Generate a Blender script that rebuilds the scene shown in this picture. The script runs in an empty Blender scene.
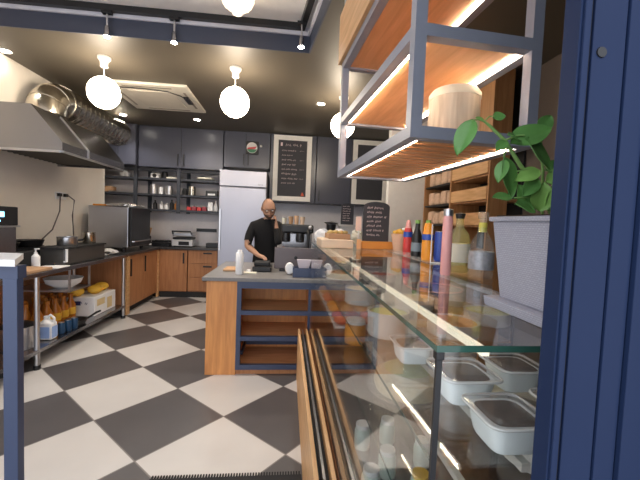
import bpy, bmesh, math, random
from mathutils import Vector, Matrix, Euler
random.seed(7)
C = bpy.context.scene.collection
PI = math.pi
# ---------------------------------------------------------------- materials
def nodes(name):
    m = bpy.data.materials.new(name); m.use_nodes = True
    nt = m.node_tree; b = nt.nodes['Principled BSDF']
    return m, nt, b
def mat(name, col, rough=.5, metal=0., var=.06, scale=18., bump=0., spec=None, coat=0.):
    m, nt, b = nodes(name)
    tc = nt.nodes.new('ShaderNodeTexCoord'); nz = nt.nodes.new('ShaderNodeTexNoise')
    nz.inputs['Scale'].default_value = scale; nz.inputs['Detail'].default_value = 3
    nt.links.new(tc.outputs['Object'], nz.inputs['Vector'])
    mx = nt.nodes.new('ShaderNodeMix'); mx.data_type = 'RGBA'
    mx.inputs[6].default_value = (*[c*(1-var) for c in col], 1)
    mx.inputs[7].default_value = (*[min(1, c*(1+var)) for c in col], 1)
    nt.links.new(nz.outputs['Fac'], mx.inputs[0]); nt.links.new(mx.outputs[2], b.inputs['Base Color'])
    b.inputs['Roughness'].default_value = rough; b.inputs['Metallic'].default_value = metal
    if spec is not None: b.inputs['Specular IOR Level'].default_value = spec
    b.inputs['Coat Weight'].default_value = coat
    if bump:
        bp = nt.nodes.new('ShaderNodeBump'); bp.inputs['Strength'].default_value = bump
        nt.links.new(nz.outputs['Fac'], bp.inputs['Height']); nt.links.new(bp.outputs['Normal'], b.inputs['Normal'])
    return m
def wood(name, a, c, axis=2, scale=5., rough=.45):
    m, nt, b = nodes(name)
    tc = nt.nodes.new('ShaderNodeTexCoord'); mp = nt.nodes.new('ShaderNodeMapping')
    s = [scale*4]*3; s[axis] = scale*.35; mp.inputs['Scale'].default_value = s
    nz = nt.nodes.new('ShaderNodeTexNoise'); nz.inputs['Scale'].default_value = 1.6; nz.inputs['Detail'].default_value = 6
    nz.inputs['Distortion'].default_value = .6
    nt.links.new(tc.outputs['Object'], mp.inputs['Vector']); nt.links.new(mp.outputs['Vector'], nz.inputs['Vector'])
    cr = nt.nodes.new('ShaderNodeValToRGB'); cr.color_ramp.elements[0].position = .35; cr.color_ramp.elements[1].position = .68
    cr.color_ramp.elements[0].color = (*a, 1); cr.color_ramp.elements[1].color = (*c, 1)
    nt.links.new(nz.outputs['Fac'], cr.inputs[0]); nt.links.new(cr.outputs[0], b.inputs['Base Color'])
    b.inputs['Roughness'].default_value = rough
    return m
def brushed(name, col, rough=.28, axis=2):
    m, nt, b = nodes(name)
    tc = nt.nodes.new('ShaderNodeTexCoord'); mp = nt.nodes.new('ShaderNodeMapping')
    s = [60, 60, 60]; s[axis] = 1.5; mp.inputs['Scale'].default_value = s
    nz = nt.nodes.new('ShaderNodeTexNoise'); nz.inputs['Scale'].default_value = 1.5
    nt.links.new(tc.outputs['Object'], mp.inputs['Vector']); nt.links.new(mp.outputs['Vector'], nz.inputs['Vector'])
    mr = nt.nodes.new('ShaderNodeMapRange'); mr.inputs['To Min'].default_value = rough*.8; mr.inputs['To Max'].default_value = rough*1.25
    nt.links.new(nz.outputs['Fac'], mr.inputs['Value']); nt.links.new(mr.outputs[0], b.inputs['Roughness'])
    b.inputs['Base Color'].default_value = (*col, 1); b.inputs['Metallic'].default_value = 1
    return m
def emis(name, col, st):
    m, nt, b = nodes(name)
    b.inputs['Base Color'].default_value = (*col, 1)
    b.inputs['Emission Color'].default_value = (*col, 1); b.inputs['Emission Strength'].default_value = st
    return m
def glass(name, col=(1, 1, 1), rough=0., ior=1.45, refl=1.0, op=0.):
    # thin clear pane: transparent body with fresnel reflection, op = how much diffuse body it has
    m = bpy.data.materials.new(name); m.use_nodes = True; nt = m.node_tree; nt.nodes.clear()
    out = nt.nodes.new('ShaderNodeOutputMaterial')
    tr = nt.nodes.new('ShaderNodeBsdfTransparent'); tr.inputs[0].default_value = (*col, 1)
    gl = nt.nodes.new('ShaderNodeBsdfGlossy'); gl.inputs['Roughness'].default_value = rough; gl.inputs[0].default_value = (refl, refl, refl, 1)
    fr = nt.nodes.new('ShaderNodeFresnel'); ge = nt.nodes.new('ShaderNodeNewGeometry'); mr = nt.nodes.new('ShaderNodeMapRange')
    mr.inputs['To Min'].default_value = ior; mr.inputs['To Max'].default_value = 1/ior   # same reflection from both sides of the sheet
    nt.links.new(ge.outputs['Backfacing'], mr.inputs['Value']); nt.links.new(mr.outputs[0], fr.inputs[0])
    mx = nt.nodes.new('ShaderNodeMixShader')
    nt.links.new(fr.outputs[0], mx.inputs[0]); nt.links.new(tr.outputs[0], mx.inputs[1]); nt.links.new(gl.outputs[0], mx.inputs[2])
    last = mx
    if op:
        df = nt.nodes.new('ShaderNodeBsdfDiffuse'); df.inputs[0].default_value = (*col, 1)
        m2 = nt.nodes.new('ShaderNodeMixShader'); m2.inputs[0].default_value = op
        nt.links.new(mx.outputs[0], m2.inputs[1]); nt.links.new(df.outputs[0], m2.inputs[2]); last = m2
    nt.links.new(last.outputs[0], out.inputs[0])
    return m
def floor_mat():
    m, nt, b = nodes('checker_tiles')
    N = nt.nodes.new; L = nt.links.new
    tc = N('ShaderNodeTexCoord'); sp = N('ShaderNodeSeparateXYZ'); L(tc.outputs['Object'], sp.inputs[0])
    S, ox, oy, th = .62, -2.1825, 3.3018, -.75971
    ct, st = math.cos(th), math.sin(th)
    def M(op, a, bb=None):
        n = N('ShaderNodeMath'); n.operation = op
        for i, v in enumerate((a, bb)):
            if v is None: continue
            if isinstance(v, (int, float)): n.inputs[i].default_value = v
            else: L(v, n.inputs[i])
        return n.outputs[0]
    x, y = sp.outputs[0], sp.outputs[1]
    u = M('ADD', M('ADD', M('MULTIPLY', x, ct/S), M('MULTIPLY', y, st/S)), -(ox*ct+oy*st)/S)
    v = M('ADD', M('ADD', M('MULTIPLY', x, -st/S), M('MULTIPLY', y, ct/S)), (ox*st-oy*ct)/S)
    par = M('MODULO', M('ABSOLUTE', M('ADD', M('FLOOR', u), M('FLOOR', v))), 2)
    def edge(w): return M('GREATER_THAN', M('ABSOLUTE', M('SUBTRACT', M('FRACT', w), .5)), .4935)
    gr = M('MAXIMUM', edge(u), edge(v))
    nz = N('ShaderNodeTexNoise'); nz.inputs['Scale'].default_value = 2.2; nz.inputs['Detail'].default_value = 7; L(tc.outputs['Object'], nz.inputs['Vector'])
    def mix(f, a, c):
        n = N('ShaderNodeMix'); n.data_type = 'RGBA'; L(f, n.inputs[0])
        for i, q in ((6, a), (7, c)):
            if isinstance(q, tuple): n.inputs[i].default_value = (*q, 1)
            else: L(q, n.inputs[i])
        return n.outputs[2]
    dark = mix(nz.outputs['Fac'], (.075, .07, .073), (.125, .115, .118))
    light = mix(nz.outputs['Fac'], (.53, .505, .49), (.68, .655, .635))
    L(mix(gr, mix(par, dark, light), (.22, .2, .19)), b.inputs['Base Color'])
    b.inputs['Roughness'].default_value = .32
    return m
M_floor = floor_mat()
M_white = mat('white_paint', (.8, .78, .76), .6)
M_beige = mat('warm_wall_paint', (.84, .78, .7), .5, scale=3)
M_ceil = mat('dark_grey_ceiling', (.1, .085, .065), .5, scale=2)
M_navyceil = mat('navy_fascia', (.045, .055, .09), .45)
M_tray = mat('stretch_ceiling', (.94, .92, .92), .25)
M_lilac = mat('pale_profile', (.72, .72, .8), .5)
M_navy = mat('navy_steel', (.05, .068, .13), .38, .1)
M_door = mat('door_paint', (.014, .026, .07), .5, 0, .08, 6, spec=.15)
M_doord = mat('door_gasket', (.008, .01, .02), .5)
M_hang = mat('grey_blue_steel', (.3, .32, .39), .4, .2)
M_cab = mat('cabinet_lacquer', (.075, .08, .112), .3, 0, .05, 3)
M_black = mat('black_plastic', (.012, .012, .014), .35)
M_blackm = mat('black_matt', (.02, .02, .022), .7)
M_dark = mat('dark_shelf_steel', (.045, .05, .065), .5, .2)
M_steel = brushed('brushed_steel', (.62, .62, .64), .3)
M_steelx = brushed('brushed_steel_flat', (.36, .36, .38), .24, 0)
M_fridge = brushed('fridge_steel', (.46, .46, .52), .42, 2)
M_duct = mat('spiral_duct_steel', (.62, .58, .5), .22, 1., .1, 30)
M_wood = wood('oak_veneer', (.62, .26, .085), (.78, .36, .12), 2)
M_woodh = wood('oak_veneer_flat', (.52, .25, .11), (.68, .35, .17), 0)
M_woody = wood('oak_rail', (.6, .33, .14), (.78, .47, .24), 1)
M_woodor = wood('amber_shelf_board', (.68, .34, .15), (.82, .44, .21), 1)
M_woodt = wood('tan_unit_board', (.42, .2, .08), (.55, .29, .13), 2)
M_bcab = wood('brown_cabinet_veneer', (.42, .18, .075), (.54, .25, .11), 2)
M_stone = mat('grey_counter_stone', (.2, .19, .185), .35, 0, .2, 60)
M_dstone = mat('dark_worktop', (.05, .048, .05), .3, 0, .2, 60)
M_tile = mat('white_splash_tile', (.72, .72, .78), .25)
M_globe = emis('lit_opal_globe', (1, .84, .64), 16.)
M_globe2 = emis('ribbed_globe', (1, .82, .6), .8)
M_led = emis('led_strip', (1, .84, .64), 20.)
M_spot = emis('downlight_lens', (1, .93, .82), 30.)
M_screen = emis('blue_digits', (.2, .6, 1), 2.)
M_glass = glass('showcase_glass', (.975, .988, .982), 0, 1.5, .9)
M_edge = mat('green_glass_edge', (.03, .09, .07), .1)
M_clear = glass('clear_plastic', (.93, .94, .96), .08, 1.45, 1., .12)
M_bclear = glass('clear_bottle_glass', (.93, .95, .95), .02, 1.55, 1., .05)
M_byel = glass('yellow_bottle_glass', (.85, .82, .5), .02, 1.55, 1., .18)
M_paper = mat('paper_white', (.85, .85, .86), .6)
M_label = mat('cream_label', (.75, .72, .6), .6)
M_pink = mat('pink_drink', (.85, .4, .38), .25)
M_red = mat('red_plastic', (.6, .05, .05), .35)
M_orange = mat('orange_plastic', (.85, .33, .03), .35)
M_blue = mat('blue_can', (.03, .08, .42), .3)
M_lblue = mat('pale_blue_label', (.3, .45, .8), .5)
M_oil = mat('amber_oil', (.5, .17, .02), .2)
M_yellow = mat('yellow_bag', (.85, .5, .05), .5)
M_cream = mat('cream_dough', (.75, .62, .42), .7, 0, .2, 40, .2)
M_pastry = mat('baked_crust', (.6, .3, .12), .7, 0, .3, 50, .3)
M_green = mat('green_filling', (.6, .6, .25), .7, 0, .3, 60, .2)
M_choc = mat('dark_cocoa_filling', (.09, .045, .025), .8, 0, .4, 60, .3)
M_tomato = mat('red_sauce', (.65, .1, .04), .5, 0, .3, 40, .2)
M_skin = mat('skin', (.5, .28, .19), .5)
M_shirt = mat('black_cotton', (.009, .009, .011), .85)
M_hair = mat('grey_beard', (.13, .085, .06), .9)
M_leaf = mat('basil_leaf', (.1, .25, .06), .4, 0, .35, 30)
M_leaf2 = mat('young_basil_leaf', (.22, .42, .1), .4, 0, .3, 30)
M_stem = mat('green_stem', (.2, .36, .1), .5)
M_soil = mat('potting_soil', (.05, .03, .02), .95, 0, .4, 80, .4)
M_chalk = mat('chalk', (.9, .75, .75), .9)
M_frame = mat('whitewashed_frame', (.9, .87, .83), .5)
M_board = mat('blackboard', (.05, .05, .06), .7)
M_card = mat('cardboard', (.45, .27, .15), .8)
M_bread = mat('bread_bags', (.62, .42, .3), .7, 0, .4, 14, .3)
M_pale0 = mat('stand_paint', (.6, .58, .56), .5)
M_mat = mat('rubber_mat', (.02, .02, .022), .9)
M_ac = mat('air_unit_plastic', (.72, .68, .6), .5)
M_acd = mat('air_slot', (.3, .27, .23), .6)
M_pot = None
def potmat():
    m, nt, b = nodes('woven_grey_plastic')
    tc = nt.nodes.new('ShaderNodeTexCoord'); br = nt.nodes.new('ShaderNodeTexBrick')
    mp = nt.nodes.new('ShaderNodeMapping'); mp.inputs['Rotation'].default_value = (0, PI/2, 0)
    sp = nt.nodes.new('ShaderNodeSeparateXYZ'); cb = nt.nodes.new('ShaderNodeCombineXYZ'); ad = nt.nodes.new('ShaderNodeMath')
    nt.links.new(tc.outputs['Object'], sp.inputs[0]); nt.links.new(sp.outputs[0], ad.inputs[0]); nt.links.new(sp.outputs[1], ad.inputs[1])
    nt.links.new(ad.outputs[0], cb.inputs[0]); nt.links.new(sp.outputs[2], cb.inputs[1]); nt.links.new(cb.outputs[0], br.inputs['Vector'])
    br.inputs['Scale'].default_value = 60; br.inputs['Color1'].default_value = (.38, .38, .45, 1); br.inputs['Color2'].default_value = (.44, .44, .51, 1)
    br.inputs['Mortar'].default_value = (.3, .3, .37, 1); br.inputs['Mortar Size'].default_value = .04
    nt.links.new(br.outputs['Color'], b.inputs['Base Color'])
    bp = nt.nodes.new('ShaderNodeBump'); bp.inputs['Strength'].default_value = .4; bp.inputs['Distance'].default_value = .002
    nt.links.new(br.outputs['Fac'], bp.inputs['Height']); bp.invert = True
    nt.links.new(bp.outputs['Normal'], b.inputs['Normal'])
    b.inputs['Roughness'].default_value = .6
    return m
M_pot = potmat()
# ---------------------------------------------------------------- mesh helpers
def BM(): return bmesh.new()
def box(bm, x0, x1, y0, y1, z0, z1):
    v = [bm.verts.new(p) for p in ((x0,y0,z0),(x1,y0,z0),(x1,y1,z0),(x0,y1,z0),(x0,y0,z1),(x1,y0,z1),(x1,y1,z1),(x0,y1,z1))]
    for f in ((3,2,1,0),(4,5,6,7),(0,1,5,4),(1,2,6,5),(2,3,7,6),(3,0,4,7)): bm.faces.new([v[i] for i in f])
    return bm
def B(*a): return box(BM(), *a)
def BB(*bs):
    bm = BM()
    for b in bs: box(bm, *b)
    return bm
def prism(bm, poly, a0, a1, axis=1):
    # poly in the other two coordinates: axis 1 -> (x,z), axis 0 -> (y,z), axis 2 -> (x,y)
    def P(p, a): return {1: (p[0], a, p[1]), 0: (a, p[0], p[1]), 2: (p[0], p[1], a)}[axis]
    A = [bm.verts.new(P(p, a0)) for p in poly]; D = [bm.verts.new(P(p, a1)) for p in poly]
    n = len(poly); bm.faces.new(A); bm.faces.new(D[::-1])
    for i in range(n): bm.faces.new([A[i], D[i], D[(i+1) % n], A[(i+1) % n]])
    bmesh.ops.recalc_face_normals(bm, faces=bm.faces[:]); return bm
def lathe(bm, prof, c=(0,0,0), seg=24, close=True):
    rings = []
    for r, z in prof:
        if r < 1e-5: rings.append([bm.verts.new((c[0], c[1], c[2]+z))])
        else: rings.append([bm.verts.new((c[0]+r*math.cos(2*PI*k/seg), c[1]+r*math.sin(2*PI*k/seg), c[2]+z)) for k in range(seg)])
    for a, b in zip(rings, rings[1:]):
        for k in range(seg):
            l = (k+1) % seg
            q = [a[k % len(a)], a[l % len(a)], b[l % len(b)], b[k % len(b)]]
            u = []
            for w in q:
                if w not in u: u.append(w)
            if len(u) > 2: bm.faces.new(u)
    if close:
        if len(rings[0]) > 1: bm.faces.new(rings[0][::-1])
        if len(rings[-1]) > 1: bm.faces.new(rings[-1])
    return bm
def cyl(bm, c, r, h, r2=None, seg=20): return lathe(bm, [(r, 0), (r if r2 is None else r2, h)], c, seg)
def tube(bm, pts, r, seg=8, caps=True):
    pts = [Vector(p) for p in pts]; rings = []
    up = Vector((0, 0, 1))
    for i, p in enumerate(pts):
        d = (pts[min(i+1, len(pts)-1)] - pts[max(i-1, 0)]).normalized()
        a = d.cross(up)
        if a.length < 1e-3: a = d.cross(Vector((1, 0, 0)))
        a.normalize(); b = d.cross(a)
        rr = r[i] if isinstance(r, (list, tuple)) else r
        rings.append([bm.verts.new(p + rr*(math.cos(2*PI*k/seg)*a + math.sin(2*PI*k/seg)*b)) for k in range(seg)])
    for A, D in zip(rings, rings[1:]):
        for k in range(seg): bm.faces.new([A[k], A[(k+1) % seg], D[(k+1) % seg], D[k]])
    if caps: bm.faces.new(rings[0][::-1]); bm.faces.new(rings[-1])
    bmesh.ops.recalc_face_normals(bm, faces=bm.faces[:])
    return bm
def ball(bm, c, r, s=(1, 1, 1), seg=20, rings=12):
    bmesh.ops.create_uvsphere(bm, u_segments=seg, v_segments=rings, radius=r, matrix=Matrix.Translation(c) @ Matrix.Diagonal((*s, 1)))
    return bm
def frame(bm, x0, x1, y0, y1, z0, z1, w):      # rectangular frame in the XZ plane
    for b in ((x0, x1, y0, y1, z0, z0+w), (x0, x1, y0, y1, z1-w, z1), (x0, x0+w, y0, y1, z0+w, z1-w), (x1-w, x1, y0, y1, z0+w, z1-w)): box(bm, *b)
    return bm
def rootloc(p):
    v = Vector((0, 0, 0))
    while p is not None: v += p.location; p = p.parent
    return v
def part(name, bm, m, parent=None, smooth=False, bev=0., label=None):
    if parent is not None: bmesh.ops.translate(bm, vec=-rootloc(parent), verts=bm.verts[:])
    me = bpy.data.meshes.new(name); bm.to_mesh(me); bm.free(); me.materials.append(m)
    if smooth:
        for p in me.polygons: p.use_smooth = True
        me.set_sharp_from_angle(angle=math.radians(38))
    o = bpy.data.objects.new(name, me); C.objects.link(o)
    if parent is not None: o.parent = parent
    if bev:
        md = o.modifiers.new('bevel', 'BEVEL'); md.width = bev; md.segments = 2; md.limit_method = 'ANGLE'
    if label: o['label'] = label
    return o
def tag(o, label, cat, group=None):
    o['label'] = label; o['category'] = cat
    if group: o['group'] = group
    return o
def thing(name, label, cat, loc=(0, 0, 0), group=None):
    o = bpy.data.objects.new(name, None); C.objects.link(o); o.location = loc; o.empty_display_size = .05
    return tag(o, label, cat, group)
def struct(name, bm, m, parent=None, smooth=False):
    o = part(name, bm, m, parent, smooth)
    if parent is None: o['kind'] = 'structure'
    return o
def one(name, bm, m, label, cat, group=None, smooth=False, bev=0., loc=None):
    # a thing that is a single mesh; its origin goes to loc
    if loc is not None: bmesh.ops.translate(bm, vec=-Vector(loc), verts=bm.verts[:])
    o = part(name, bm, m, None, smooth, bev)
    if loc is not None: o.location = loc
    return tag(o, label, cat, group)
def dup(o, loc=None, rz=None, label=None, group=None, scale=None):
    def cp(s, par):
        c = s.copy(); C.objects.link(c); c.parent = par
        for ch in s.children: cp(ch, c)
        return c
    r = cp(o, None)
    if loc is not None: r.location = loc
    if rz is not None: r.rotation_euler = (0, 0, rz)
    if scale is not None: r.scale = scale
    if label: r['label'] = label
    if group: r['group'] = group
    return r
def scribble(bm, x0, x1, z, y, h, amp=1., bold=.085, seed=0):
    # chalk handwriting strokes standing in front of the plane y
    rnd = random.Random(seed); x = x0
    while x < x1:
        w = min(rnd.uniform(.5, 1.3)*h*3, x1-x); n = max(3, int(w/(h*.28))); pts = []
        for i in range(n+1):
            pts.append((x+w*i/n, y, z+(h*.5*amp)*(1 if i % 2 else -1)*rnd.uniform(.35, 1)))
        tube(bm, pts, h*bold, 4); x += w+h*.8
    return bm
# ================================================================ SETTING
XL, XR, YB, YF, ZC = -2.9, 2.35, 6.75, .3, 3.0
struct('floor', B(-4., 3., -1.6, 7.0, -.06, 0), M_floor)
struct('wall_left', B(XL-.12, XL, YF, 5.8, 0, 3.4), M_beige)
struct('wall_alcove', BB((-3.62, -3.5, 5.8, 6.87, 0, 3.0), (-3.5, XL-.12, 5.68, 5.8, 0, 3.0)), M_beige)
struct('wall_back', B(-3.62, 2.5, YB, YB+.12, 0, 3.0), mat('back_wall_paint', (.7, .66, .68), .6))
struct('wall_right', B(XR, XR+.12, YF+.12, 4.86, 0, 3.0), mat('brown_grey_wall', (.16, .125, .105), .6))
struct('wall_partition', B(1.45, XR+.12, 4.86, 4.98, 0, 3.0), M_white)
struct('wall_side', B(2.35, 2.47, 4.98, 6.75, 0, 3.0), M_cab)
struct('wall_front', B(.62, XR+.12, .25, .42, 0, 3.4), M_door)
# ceiling with a raised tray
ty = 3.28; xr0, xr1 = .165, .40; ny = 1.4
bm = BM()
box(bm, -3.62, 2.5, ty, 6.87, ZC, ZC+.12)
prism(bm, [(xr0, ty), (xr1, ny), (2.5, ny), (2.5, ty)], ZC, ZC+.12, 2)
box(bm, XL-.12, 2.5, YF, ny, ZC, ZC+.12)
struct('ceiling', bm, M_ceil)
struct('ceiling_tray', B(XL-.12, .9, ny-.05, ty+.1, 3.232, 3.34), M_tray)
bm = B(XL, xr0, ty-.012, ty, ZC, 3.15)
prism(bm, [(xr0, ty), (xr0-.012, ty), (xr1-.012, ny), (xr1, ny)], ZC, 3.15, 2)
struct('trim_1', bm, M_navyceil)
bm = B(XL, xr0, ty-.03, ty+.02, 3.15, 3.19)
prism(bm, [(xr0+.02, ty+.02), (xr0-.03, ty-.03), (xr1-.03, ny), (xr1+.02, ny)], 3.15, 3.19, 2)
box(bm, XL, xr0, ty-.0, ty+.02, 3.19, 3.23)
prism(bm, [(xr0+.02, ty), (xr0, ty), (xr1, ny), (xr1+.02, ny)], 3.19, 3.23, 2)
struct('trim_2', bm, M_lilac)
struct('baseboard_back', B(-2.2, -1.2, 6.29, 6.31, 0, .1), M_blackm)
# door jamb: profiled navy frame at the serving hatch, right of the camera
fr = thing('door_1', 'x', 'x', (.34, .30, 0)); del fr['label']; del fr['category']; fr['kind'] = 'structure'
part('door_frame', BB((.327, .340, .375, .40, 0, 3.2), (.3295, .3375, .371, .375, 0, 3.2)), M_door, fr, bev=.001)
part('door_seal', B(.340, .3445, .378, .40, 0, 3.2), M_doord, fr)
part('door_leaf', BB((.3445, .386, .375, .40, 0, 3.2), (.386, .388, .378, .40, 0, 3.2), (.388, .415, .373, .40, 0, 3.2), (.415, .417, .378, .40, 0, 3.2), (.417, .62, .368, .40, 0, 3.2)), M_door, fr, bev=.001)
bm = BM(); lathe(bm, [(.0, 0), (.0058, 0), (.0066, -.002), (.0066, -.006)], (0, 0, 0), 20)
bmesh.ops.rotate(bm, cent=(0, 0, 0), matrix=Matrix.Rotation(PI/2, 3, 'X'), verts=bm.verts[:]); bmesh.ops.translate(bm, vec=(.356, .3735, 1.642), verts=bm.verts[:])
part('frame_plug', bm, M_black, fr, True)
# ================================================================ LAMPS
def pendant():
    t = thing('pendant_lamp', 'lit', 'pendant lamp', (0, 0, 0), 'glowing opal globe pendants')
    part('globe', ball(BM(), (0, 0, 0), .148, (1, 1, 1.04), 32, 20), M_globe, t, True)
    part('canopy', lathe(BM(), [(.035, .0), (.038, .05), (.06, .075), (.062, .095)], (0, 0, .255), 20), M_white, t, True)
    part('cord', tube(BM(), [(0, 0, .15), (0, 0, .27)], .006, 6), M_white, t)
    return t
p = pendant(); p.location = (-1.873, 3.72, 2.65); p['label'] = 'glowing white globe pendant above the extractor duct, nearest the left wall'
dup(p, (-.58, 3.72, 2.65), label='glowing white globe pendant hanging between the air unit and the chalk menu')
dup(p, (.655, 4.3, 2.65), label='glowing white globe pendant half hidden behind the hanging shelf post')
t = thing('ribbed_pendant', 'ribbed opal glass pendant hanging in the white ceiling tray', 'pendant lamp', (-.42, 2.70, 3.06))
bm = lathe(BM(), [(.0, -.125), (.035, -.12), (.04, -.1), (.1, -.06), (.125, 0), (.11, .06), (.05, .1), (.04, .11)], (-.42, 2.70, 3.085), 32)
for v in bm.verts:
    a = math.atan2(v.co.y-2.7, v.co.x+.42); k = 1+.04*math.cos(16*a); v.co.x = -.42+(v.co.x+.42)*k; v.co.y = 2.7+(v.co.y-2.7)*k
part('shade', bm, M_globe2, t, True); part('canopy', cyl(BM(), (-.42, 2.7, 3.195), .04, .036), M_white, t, True)
# track with three spots
t = thing('ceiling_track', 'black lighting track running along the edge of the ceiling tray', 'light track', (-1, 3.22, 3.2))
bm = B(-2.9, .10, 3.20, 3.245, 3.18, 3.23); prism(bm, [(.105, 3.245), (.055, 3.245), (.29, 1.42), (.34, 1.42)], 3.18, 3.23, 2)
part('rail', bm, M_black, t)
def spot(x, y, lab, ry=0):
    t = thing('track_spotlight', lab, 'spotlight', (x, y, 3.18), 'spotlights on the ceiling track')
    part('adapter', B(x-.04, x+.04, y-.018, y+.018, 3.155, 3.179), M_black, t)
    part('stem', tube(BM(), [(x, y, 3.155), (x, y, 3.04)], .008, 8), M_steel, t)
    part('head', lathe(BM(), [(.014, .09), (.02, .08), (.024, .02), (.026, 0)], (x, y, 2.965), 16), M_steelx, t, True)
    part('lens', lathe(BM(), [(0, -.006), (.024, -.004), (.026, .004)], (x, y, 2.963), 16), M_spot, t, True)
spot(-1.60, 3.22, 'small black track spotlight furthest left, above the first globe')
spot(-1.04, 3.22, 'small black track spotlight in the middle of the track')
spot(.075, 3.10, 'small black track spotlight in the corner of the ceiling tray')
# downlights
def down(x, y, lab, r=.045, m=None):
    t = thing('downlight', lab, 'ceiling light', (x, y, 3.0), 'round recessed downlights')
    part('bezel', lathe(BM(), [(r, -.001), (r+.012, -.004), (r+.014, 0)], (x, y, 2.999), 24, False), M_white, t, True)
    part('lens', lathe(BM(), [(0, -.003), (r, -.003), (r, -.001)], (x, y, 2.9985), 24), m or M_spot, t, True)
down(-2.61, 5.75, 'round recessed downlight beside the duct, leftmost over the dark cabinets')
down(-1.48, 5.75, 'round recessed downlight over the wall cabinets behind the air unit')
down(.40, 4.6, 'round recessed downlight left of the half hidden globe')
down(2.05, 2.35, 'unlit white ring downlight beside the navy door frame', .045, M_acd)
down(-2.82, 3.76, 'round recessed downlight at the left wall above the hood')
# air conditioner cassette
t = thing('ceiling_air_unit', 'square beige ceiling air conditioning cassette with one flap cable', 'air conditioner', (-1.72, 4.78, 3.0))
part('panel', B(-2.2, -1.23, 4.28, 5.26, 2.965, 3.0), M_ac, t, bev=.012)
part('grille', B(-1.99, -1.44, 4.48, 5.05, 2.955, 2.966), mat('air_grille', (.68, .63, .55), .55), t, bev=.006)
bm = BM()
for a in ((-2.0, -1.43, 4.345, 4.375), (-2.0, -1.43, 5.165, 5.195), (-2.13, -2.1, 4.47, 5.07), (-1.33, -1.3, 4.47, 5.07)): box(bm, a[0], a[1], a[2], a[3], 2.962, 2.9655)
part('air_slot', bm, M_acd, t)
part('cable', tube(BM(), [(-2.1, 4.4, 2.955), (-1.8, 4.38, 2.95), (-1.5, 4.42, 2.948), (-1.38, 4.55, 2.95), (-1.32, 4.75, 2.955)], .006, 6), M_black, t)
part('clip', B(-1.36, -1.30, 4.6, 4.84, 2.94, 2.962), M_black, t)
# ================================================================ HOOD + DUCT
t = thing('extractor_hood', 'long stainless steel canopy hood on the left wall above the cooking line', 'extractor hood', (-2.5, 4.05, 2.0))
prof = [(-2.895, 2.42), (-2.375, 2.42), (-2.1, 2.085), (-2.1, 2.01), (-2.12, 2.01), (-2.12, 2.07), (-2.39, 2.40), (-2.895, 2.40)]
part('canopy', prism(BM(), prof, 3.47, 4.66), M_steelx, t)
part('end_panel', BB((-2.895, -2.375, 3.45, 3.47, 2.01, 2.42)), M_steelx, t)
part('end_panel', prism(BM(), [(-2.375, 2.42), (-2.1, 2.085), (-2.1, 2.01), (-2.375, 2.01)], 3.45, 3.47), M_steelx, t)
bm = BM(); prism(bm, prof[:1]+[(-2.375, 2.42), (-2.1, 2.085), (-2.1, 2.01), (-2.895, 2.01)], 4.66, 4.68)
part('end_panel', bm, M_steelx, t)
part('seam_strip', prism(BM(), [(-2.37, 2.425), (-2.094, 2.09), (-2.094, 2.005), (-2.105, 2.005), (-2.105, 2.085), (-2.375, 2.415)], 3.86, 3.885), M_steel, t)
bm = BM()
for k in range(15):
    y = 3.52+k*.075; prism(bm, [(y, 2.06), (y+.05, 2.03), (y+.052, 2.034), (y+.002, 2.064)], -2.88, -2.14, 0)
part('filter', bm, mat('dark_filter', (.1, .09, .08), .4, .6), t)  # filter slats in one dark, partly metallic tone
part('drip_rail', BB((-2.13, -2.10, 3.47, 4.66, 1.995, 2.01), (-2.895, -2.13, 3.45, 3.48, 1.99, 2.01)), M_steel, t)
t = thing('ventilation_duct', 'fat silver ventilation duct elbow rising from the hood along the wall', 'duct', (-2.66, 3.9, 2.42))
pts = []; R0 = .19
for k in range(7):
    a = PI/2*k/6; pts.append((-2.67, 4.12+.2*(1-math.cos(a)), 2.50+.2*math.sin(a)))
pts = [(-2.67, 4.12, 2.425)]+pts
part('elbow', tube(BM(), pts, .19, 28), M_duct, t, True)
run = [(-2.67, 4.32+k*.0175, 2.70) for k in range(83)]
rad = [.19+(.007 if k % 6 == 0 else 0) for k in range(83)]
part('spiral_pipe', tube(BM(), run, rad, 28), M_duct, t, True)
bm = BM()
for k in (1, 3, 5, 7):
    q = Vector(pts[k]); d = (Vector(pts[min(k+1, 7)])-Vector(pts[k-1])).normalized()*.008
    tube(bm, [q-d, q+d], .194, 28)
part('collar', bm, M_duct, t, True)
# ================================================================ BACK WALL CABINETS
def handle(y, x, z0, z1, par): part('handle', BB((x-.008, x+.008, y-.03, y-.018, z0, z1), (x-.006, x+.006, y-.02, y, z0, z0+.02), (x-.006, x+.006, y-.02, y, z1-.02, z1)), M_black, par)
def wallcab(x0, x1, z0, z1, yf, doors, lab, yb=YB):
    t = thing('wall_cabinet', lab, 'cabinet', ((x0+x1)/2, yb, z0))
    part('body', B(x0+.002, x1-.002, yf+.022, yb-.002, z0, z1), M_cab, t)
    for d0, d1, hx in doors:
        d = part('door', B(d0+.004, d1-.004, yf, yf+.02, z0+.004, z1-.03), M_cab, t, bev=.002)
        if hx is not None: handle(yf, hx, z0+.04, z0+.24, d)
wallcab(-3.48, -2.61, 2.30, 2.998, 6.22, [(-3.48, -2.9, None), (-2.9, -2.61, None)], 'dark wall cabinet at the far left behind the silver duct')
wallcab(-2.60, -1.16, 2.29, 2.998, 6.30, [(-2.60, -1.88, -1.93), (-1.88, -1.16, -1.83)], 'double door dark wall cabinet above the open steel shelves')
wallcab(-1.15, -.34, 2.36, 2.998, 6.30, [(-1.15, -.76, -.80), (-.76, -.34, -.72)], 'dark wall cabinet above the fridge with the round sign')
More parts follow.
